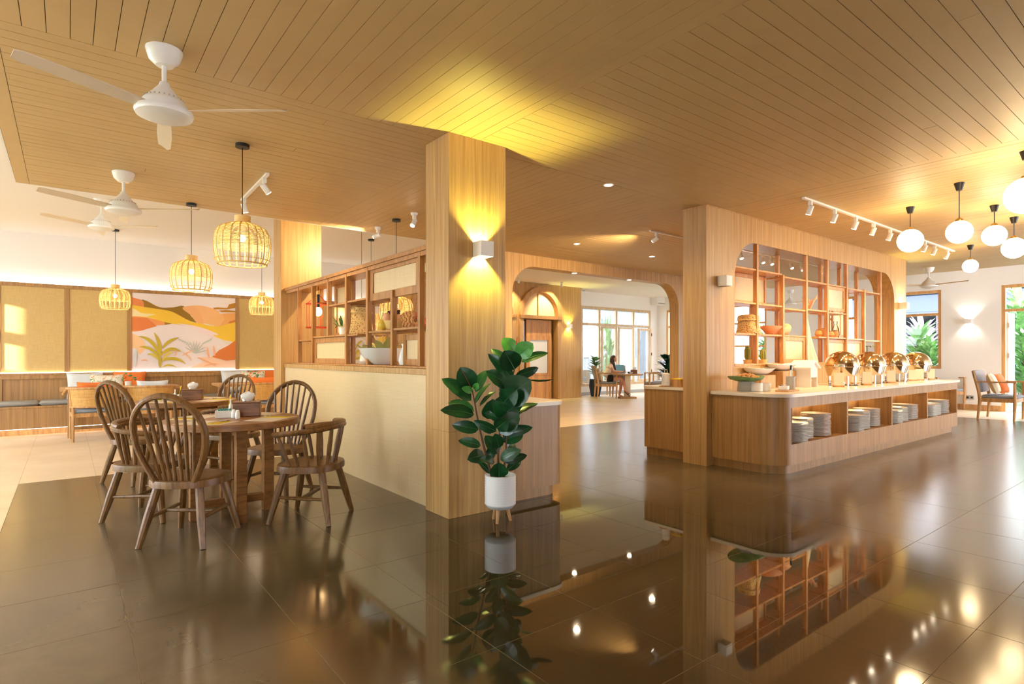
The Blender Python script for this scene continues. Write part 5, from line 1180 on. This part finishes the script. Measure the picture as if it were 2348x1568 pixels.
# ================================================================ LOUNGE CHAIRS
def lounge_chair(label, loc, rz, back='greyback', seat='blueseat', group='wood-framed lounge chairs', W2=.36):
    t = thing('lounge_chair', label, 'armchair', loc, rz, group)
    for sx in (-1, 1):
        MB().tube([(sx*W2, .26, 0), (sx*W2, .275, .35), (sx*W2, .27, .76)], [.018, .03, .022], 8).obj('leg', M['teak'], t)
        MB().tube([(sx*W2, -.31, 0), (sx*W2, -.27, .40), (sx*W2, -.30, .62), (sx*W2, -.385, .98)], [.019, .032, .028, .016], 8).obj('leg', M['teak'], t)
        MB().bar((sx*W2, -.28, .40), (sx*W2, .28, .40), .035, .075).obj('side_rail', M['teak'], t); MB().bar((sx*W2, -.33, .765), (sx*W2, .30, .765), .05, .028).obj('armrest', M['teak'], t)
    MB().bar((-W2, .265, .40), (W2, .265, .40), .03, .075).obj('front_rail', M['teak'], t); MB().bar((-W2, -.27, .40), (W2, -.27, .40), .03, .075).obj('rear_rail', M['teak'], t)
    MB().box(-W2+.02, W2-.02, -.26, .29, .432, .50, .025).obj('seat_cushion', M[seat], t)
    b = MB().box(-W2+.02, W2-.02, -.03, .03, 0, .46, .02); o = b.obj('backrest', M[back], t); o.location = (0, -.295, .545); o.rotation_euler = (.22, 0, 0); return t
R1 = (15.07, 3.08)
lc = lounge_chair('grey upholstered lounge chair near the right edge holding two cushions', (R1[0], R1[1], 0), PI)
pillow('cream', 'pale linen cushion in the right-hand lounge chair', (R1[0]-.16, R1[1]+.02, .52), .42, .44, .14, -.35, PI*0+.1, group='cushions in lounge chairs'); pillow('orange', 'orange cushion in the right-hand lounge chair', (R1[0]+.2, R1[1]-.02, .52), .42, .44, .14, -.4, -.1, group='cushions in lounge chairs')
t = thing('side_table', 'wooden table corner at the right edge beside the lounge chair', 'table', (15.3, 2.25, 0)); MB().box(-.45, .45, -.4, .4, .76, .80, .006).obj('tabletop', M['teak'], t)
for sx in (-1, 1):
    for sy in (-1, 1): MB().box(sx*.38-.03, sx*.38+.03, sy*.33-.03, sy*.33+.03, 0, .76, .003).obj('leg', M['teak'], t)
x, y = 13.35, onY(2160, 5.0)[0]
qx, _ = onY(2158, 4.6); lounge_chair('lounge chair half hidden behind the end of the buffet counter', (qx+.0, 4.6, 0), 2.6)
# woman's table group
d = 17.5; r = (1438-CX)/F*d; WT = Vector((FW[0]*d+RT[0]*r, FW[1]*d+RT[1]*r, 0)); fdir = math.atan2(-RT[0], RT[1])   # facing along +RT
def wpt(dd, rr): return (WT.x+FW[0]*dd+RT[0]*rr, WT.y+FW[1]*dd+RT[1]*rr, 0)
t = thing('pedestal_table', 'round pedestal table where the woman sits', 'table', WT, fdir); MB().lathe([(.46, .70), (.49, .72), (.49, .745), (0, .745)], 40).obj('tabletop', M['teak'], t)
MB().box(-.09, .09, -.09, .09, .05, .70, .006).obj('pedestal', M['cream'], t); MB().box(-.24, .24, -.24, .24, 0, .05, .006).obj('base', M['teak'], t)
LG = 'chairs at the round pedestal table'
ch = lounge_chair('lounge chair the woman sits in, with a pale cushion', wpt(.05, -.64), fdir, 'greyback', 'greyseat', LG, .3)
dup(ch, 'lounge chair facing the woman across the round table', wpt(-.15, .85), fdir+PI); ch3 = lounge_chair('lounge chair with teal back behind the round table', wpt(.98, -.1), fdir-PI/2, 'tealback', 'blueseat', LG, .3)
q = wpt(.75, 1.35); lounge_chair('beige-backed lounge chair right of the round table', q, fdir+2.6, 'cream', 'blueseat', LG, .32)
q = wpt(.05, -.80); o = pillow('cream', 'pale cushion behind the seated woman', (q[0], q[1], .52), .42, .42, .13, .25, fdir, group='cushions in lounge chairs')
def onT(name, label, dd, rr, prof, mt, cat): q = wpt(dd, rr); return tag_at(MB().lathe(prof, 20).obj(name, M[mt]), (q[0], q[1], .7455), label, cat)
onT('dinner_plate', 'white plate in front of the seated woman', 0, -.18, [(.07, 0), (.14, .015), (.135, .016), (.07, .005), (0, .004)], 'china', 'plate'); onT('coffee_cup', 'dark cup on the round pedestal table', .12, .08, [(.03, 0), (.045, .06), (.04, .06), (.026, .008), (0, .007)], 'dark', 'cup'); onT('soup_bowl', 'white bowl right of the plate on the pedestal table', -.1, .1, [(.03, 0), (.07, .05), (.065, .05), (.028, .008), (0, .007)], 'china', 'bowl')
q = wpt(.0, .22); tissue_box('wooden tissue box on the round pedestal table', (q[0], q[1], .7455), fdir+1.2)
# ================================================================ THE SEATED WOMAN
def skinned(name, pts, edges, mt, parent=None, sub=2, root=0):
    me = bpy.data.meshes.new(name); me.from_pydata([p[:3] for p in pts], edges, []); o = bpy.data.objects.new(name, me); COL.objects.link(o)
    m_ = o.modifiers.new('skin', 'SKIN'); m_.use_smooth_shade = True
    for i, p in enumerate(pts):
        v = me.skin_vertices[0].data[i]; v.radius = (p[3], p[4] if len(p) > 4 else p[3]); v.use_root = (i == root)
    s = o.modifiers.new('sub', 'SUBSURF'); s.levels = s.render_levels = sub
    dg = bpy.context.evaluated_depsgraph_get(); me2 = bpy.data.meshes.new_from_object(o.evaluated_get(dg)); o.modifiers.clear(); o.data = me2; me2.materials.clear(); me2.materials.append(mt); me2.name = name
    for p in me2.polygons: p.use_smooth = True
    if parent: o.parent = parent
    return o
q = wpt(.05, -.60)
wo = thing('person', 'woman with long brown hair in cream blouse and black shorts, seated reading', 'person', (q[0], q[1], 0), fdir)
B_ = [(0, -.05, .60, .13, .11), (0, -.02, .74, .095, .07), (0, .05, .90, .10, .07), (0, .10, .995, .075, .06), (0, .125, 1.065, .045), (0, .16, 1.12, .05),          # pelvis..head base
      (.145, .08, .97, .042), (.20, .18, .80, .04), (.13, .40, .80, .03), (.08, .46, .805, .025),                                                                  # right arm
      (-.145, .08, .97, .042), (-.20, .16, .80, .04), (-.13, .38, .80, .03), (-.07, .45, .81, .025),
      (.10, .08, .575, .085), (.09, .42, .595, .06), (.07, .40, .30, .05), (.065, .35, .085, .034), (.065, .47, .045, .032),                                        # right leg down
      (-.10, .08, .575, .085), (.0, .44, .65, .06), (.16, .50, .40, .048), (.22, .50, .24, .034), (.235, .60, .17, .03)]                                            # left leg crossed over
E_ = [(0, 1), (1, 2), (2, 3), (3, 4), (4, 5), (3, 6), (6, 7), (7, 8), (8, 9), (3, 10), (10, 11), (11, 12), (12, 13), (0, 14), (14, 15), (15, 16), (16, 17), (17, 18), (0, 19), (19, 20), (20, 21), (21, 22), (22, 23)]
# head: ellipsoid with face relief
body = skinned('body', B_, E_, M['skin'], wo)
HCt = Vector((0, .195, 1.185))
hb = MB(); n = 20; vs = []; nv = 14
for i in range(nv+1):
    v = PI*i/nv
    for j in range(n):
        a = 2*PI*j/n; x = .072*math.sin(v)*math.cos(a); y = .088*math.sin(v)*math.sin(a); z = -.112*math.cos(v)
        fr = max(0, math.sin(a))
        if z < -.02: x *= 1+.9*(z+.02)*1.6; y += -.0+.12*(z+.02)*0
        if fr > .93 and -.04 < z < .025: y += .02*(1-abs(z+.02)/.045) if abs(z+.02) < .045 else 0        # nose
        vs.append((x, y, z))
fs = [(i*n+j, i*n+(j+1) % n, (i+1)*n+(j+1) % n, (i+1)*n+j) for i in range(nv) for j in range(n)]
hd = hb.add(vs, fs).obj('head', M['skin'], wo); hd.location = HCt; hd.rotation_euler = (-.38, 0, -.55)
for s in (-1, 1):
    MB().ball((s*.028, .077, .004), .011, .007, .006, 8, 6).obj('eye', M['eye'], hd); MB().ball((s*.072, .0, -.01), .008, .016, .026, 8, 6).obj('ear', M['skin'], hd)
MB().ball((0, .079, -.052), .02, .008, .007, 10, 6).obj('mouth', M['lip'], hd)
h = MB(); vs = []; n = 22; rows = 16                        # long hair: cap with a curtain down the back and sides
for i in range(rows+1):
    t_ = i/rows
    for j in range(n):
        op = 82*max(0, min(1, (t_-.26)/.12)); a = math.radians(90+op+(360-2*op)*j/(n-1))          # open at the face
        if t_ < .45: v = PI*.5*t_/.45; R_ = math.sin(v); z = .125*math.cos(v)
        else: R_ = 1-.1*(t_-.45); z = -(t_-.45)*.62
        x = .086*R_*math.cos(a); y = .102*R_*math.sin(a)-.012
        if t_ > .45: y += .03*(t_-.45)
        vs.append((x, y, z))
fs = [(i*n+j, i*n+j+1, (i+1)*n+j+1, (i+1)*n+j) for i in range(rows) for j in range(n-1)]
k = len(vs); vs += [(x*.93, y*.93, z*.985) for x, y, z in vs]; fs += [tuple(k+q for q in f[::-1]) for f in fs]
hr = h.add(vs, fs).obj('hair', M['hair'], wo); hr.location = HCt; hr.rotation_euler = (-.12, 0, -.4)
for s in (-1, 1): MB().tube([HCt+Vector((s*.066, -.03, .03)), HCt+Vector((s*.086, -.02, -.08)), HCt+Vector((s*.092, .02, -.2)), HCt+Vector((s*.085, .05, -.33))], [.022, .032, .028, .01], 8).obj('hair_lock', M['hair'], wo)
skinned('blouse', [(0, -.045, .63, .135, .12), (0, -.02, .73, .13, .108), (0, .02, .82, .138, .108), (0, .058, .91, .145, .108), (0, .09, .975, .115, .09), (0, .113, 1.02, .07), (.118, .086, .968, .066), (.17, .13, .875, .068), (-.118, .086, .968, .066), (-.17, .125, .875, .068)], [(0, 1), (1, 2), (2, 3), (3, 4), (4, 5), (4, 6), (6, 7), (4, 8), (8, 9)], M['shirt'], wo)
skinned('shorts', [(0, -.05, .62, .15, .13), (.10, .08, .58, .1), (.097, .22, .585, .084), (-.10, .08, .58, .1), (-.06, .22, .605, .084)], [(0, 1), (1, 2), (0, 3), (3, 4)], M['shorts'], wo)
for (x, y, z, dx) in ((.08, .46, .805, 1), (-.07, .45, .81, -1)):
    for f in range(4): MB().tube([(x-.018*dx+.012*f*dx, y, z), (x-.02*dx+.013*f*dx, y+.04, z+.004), (x-.02*dx+.012*f*dx, y+.066-.008*abs(f-1.5), z-.015)], [.009, .008, .005], 6).obj('finger', M['skin'], wo)
    MB().tube([(x-.02*dx, y-.02, z), (x-.04*dx, y+.015, z+.008), (x-.04*dx, y+.04, z)], [.01, .009, .006], 6).obj('thumb', M['skin'], wo)
for p, a in (((.065, .42, .012), 0), ((.235, .56, .14), -.7)):
    o = MB().box(-.04, .04, -.11, .11, -.012, .004, .004).obj('sandal', M['sandal'], wo); o.location = p; o.rotation_euler = (a, 0, 0)
    MB().tube([(-.042, .03, 0), (-.03, .03, .045), (.03, .03, .045), (.042, .03, 0)], .009, 6).obj('strap', M['sandal'], o)
q = wpt(-.02, -.18); o = MB().box(-.04, .04, -.075, .075, 0, .008, .003).obj('phone', M['dark']); tag_at(o, (wo.location.x+RT[0]*.5, wo.location.y+RT[1]*.5, .79), 'dark phone in the seated woman\'s hands', 'phone', None, fdir); o.rotation_euler = (.5, 0, fdir)
# ================================================================ BACKGROUND PLANTS, WALL FITTINGS, OUTDOORS
def bush(name, label, loc, h, r, nleaf, lw, pot=None, mt='palm', cat='plant', group=None, up=.6):
    t = thing(name, label, cat, loc, random.uniform(0, 6), group); z0 = 0
    if pot: MB().lathe([(pot[0]*.7, 0), (pot[0], pot[1]*.6), (pot[0]*.9, pot[1]), (0, pot[1]-.01)], 22).obj('pot', M[pot[2]], t); z0 = pot[1]
    for s in range(3): a = s*2.1; MB().cyl((.03*math.cos(a), .03*math.sin(a), z0), (.1*r*math.cos(a), .1*r*math.sin(a), z0+(h-z0)*.7), .014, .007, 6).obj('stem', M['stem'], t)
    for i in range(nleaf):
        a = i*2.4+random.uniform(-.3, .3); k = i/nleaf; zz = z0+(h-z0)*(.12+.7*k); rr = r*random.uniform(.65, 1)*(1-.35*k); b = MB()
        leafblade(b, (.04*math.cos(a), .04*math.sin(a), zz), (rr*math.cos(a), rr*math.sin(a), zz+(h-z0)*.22*random.uniform(up-.5, up+.5)), lw*random.uniform(.8, 1.2), n=5); b.obj('leaf', M[mt], t)
    return t
x, _ = onY(1365, 12.75); bush('potted_plant', 'leafy plant in a blue-grey pot left of the seated woman', (x, 12.75, 0), 1.35, .42, 44, .11, (.2, .55, 'bluewall'))
x, _ = onY(1531, 9.9); bush('potted_plant', 'dark green bushy plant beside the right jamb of the archway', (x, 9.9, 0), 1.42, .5, 64, .17, (.2, .45, 'ribbed'), 'leaf')
t = thing('wall_ac_unit', 'white air conditioner high on the white wall at the archway jamb', 'air conditioner', (onY(1517, 13.0)[0], 13.06, EYE-(690-HY)*onY(1517, 13.06)[0]*0-0.0))
ax, az = onY(1518, 13.06, 690); t.location = (ax, 13.06, az); MB().box(-.38, .38, -.1, .24, -.16, .16, .02).obj('body', M['gloss'], t); MB().box(-.34, .34, -.105, -.1, -.13, -.09).obj('louvre', M['grey'], t)
for px, py, nm in ((1339, 664, 'left'), (1511, 683, 'right')):
    cx, cz = onY(px, 13.2, py); t = thing('security_camera', 'small dark dome camera on the far white wall, %s one' % nm, 'camera', (cx, 13.2, cz), 0, 'dome cameras'); MB().lathe([(0, -.05), (.05, -.03), (.06, .02), (0, .03)], 16).obj('dome', M['dark'], t); MB().cyl((0, .0, .0), (0, .11, .02), .04, n=12).obj('mount', M['gloss'], t)
oy, oz = onX(2224, XR, 911); t = thing('wall_socket', 'grey double wall socket low on the white wall', 'socket', (XR-.012, oy, oz)); MB().box(-.01, .012, -.08, .08, -.045, .045, .004).obj('plate', M['greymetal'], t)
for s in (-1, 1): MB().box(-.014, -.009, s*.04-.02, s*.04+.02, -.02, .02, .001).obj('outlet', M['dark'], t)
# garden outside
struct(MB().box(XR+.2, 40, -12, 30, -.12, -.02).box(-6, XR+.2, 13.5, 34, -.12, -.02).obj('garden_ground', M['ground'], None, False))
pv = thing('pavilion', 'blue-grey pavilion with white louvres beyond the right-hand window', 'building', (24, 6.9, 0)); MB().box(0, 5, -3.5, 2.5, 2.75, 3.5).obj('fascia', M['bluewall'], pv)
for k in range(3): MB().box(-.3, 0, -3.6, 2.6, 3.5+k*.16, 3.58+k*.16).obj('louvre', M['gloss'], pv)
MB().box(4, 4.2, -3.5, 2.5, 0, 2.75).obj('rear_wall', M['bluewall'], pv)
for yy in (-2.0, -.35, 1.6): MB().box(.1, .4, yy-.17, yy+.17, 0, 2.75).obj('post', M['darkpost'], pv)
for k in range(4): MB().box(-.02, .0, -3.2+k*1.4, -2.1+k*1.4, 2.85, 3.35).obj('window', M['bluewall'], pv)
rl = thing('handrail', 'pale yellow sloping handrail outside the right-hand window', 'handrail', (0, 0, 0)); MB().tube([(19.5, 6.9, 1.25), (19.0, 5.6, .9), (18.6, 4.9, .5)], .03, 8).obj('rail', M['cream'], rl); MB().cyl((19.0, 5.6, 0), (19.0, 5.6, .9), .025, n=8).obj('post', M['cream'], rl)
M['flower'] = leafmat('pale_blossom', (226, 200, 214), (248, 240, 240), .7)
for k, (x, y, h, r, nm, mt) in enumerate([(20.6, 6.2, 2.3, .9, 'green garden shrub outside the right-hand window, left one', 'palm'), (20.2, 5.75, 1.9, .8, 'green garden shrub outside the right-hand window, right one', 'palm'), (21.6, 6.4, 2.6, .8, 'pale flowering shrub outside the right-hand window', 'flower'),
        (21.6, 4.0, 3.6, 1.1, 'tall green shrub outside the door at the right edge', 'palm'), (20.0, 3.6, 2.2, .9, 'leafy shrub low outside the door at the right edge', 'palm'), (22.5, 12.0, 2.6, 1.4, 'garden shrub seen through the left end of the buffet opening', 'palm')]):
    bush('garden_shrub', nm, (x, y, -.02), h, r, 150, .13, None, mt)
x, _ = onY(1398, 15.2); bush('garden_palm', 'feathery palm outside the far window behind the woman', (x, 15.2, -.02), 2.3, 1.0, 46, .10, None, 'palm', up=1.2)
x, _ = onY(1388, 14.6); bush('garden_grass', 'tall spiky grass outside the far window', (x, 14.6, -.02), 2.4, .35, 18, .05, None, 'palm', up=2.2)

# neighbouring house and low garden wall beyond the far window
nb = thing('neighbour_house', 'pale house front beyond the far window wall', 'building', (0, 20, 0)); M['facade'] = mat('grey_facade', (96, 104, 110), .9); M['facade2'] = mat('light_trim', (128, 134, 138), .9)
MB().box(11, 30, 0, .4, 0, 6.5).obj('wall', M['facade'], nb)
for k in range(6): MB().box(12.2+k*2.6, 13.4+k*2.6, -.05, .0, 1.2, 3.2).obj('window', M['facade2'], nb)
for k in range(4): MB().box(11, 30, -.03, 0, 3.6+k*.6, 3.64+k*.6).obj('ledge', M['facade2'], nb)
tag(MB().box(12.7, 16.6, 16.2, 16.35, -.05, .72).obj('garden_wall', mat('beige_garden_wall', (104, 92, 76), .9)), 'low beige garden wall outside the far window', 'wall')
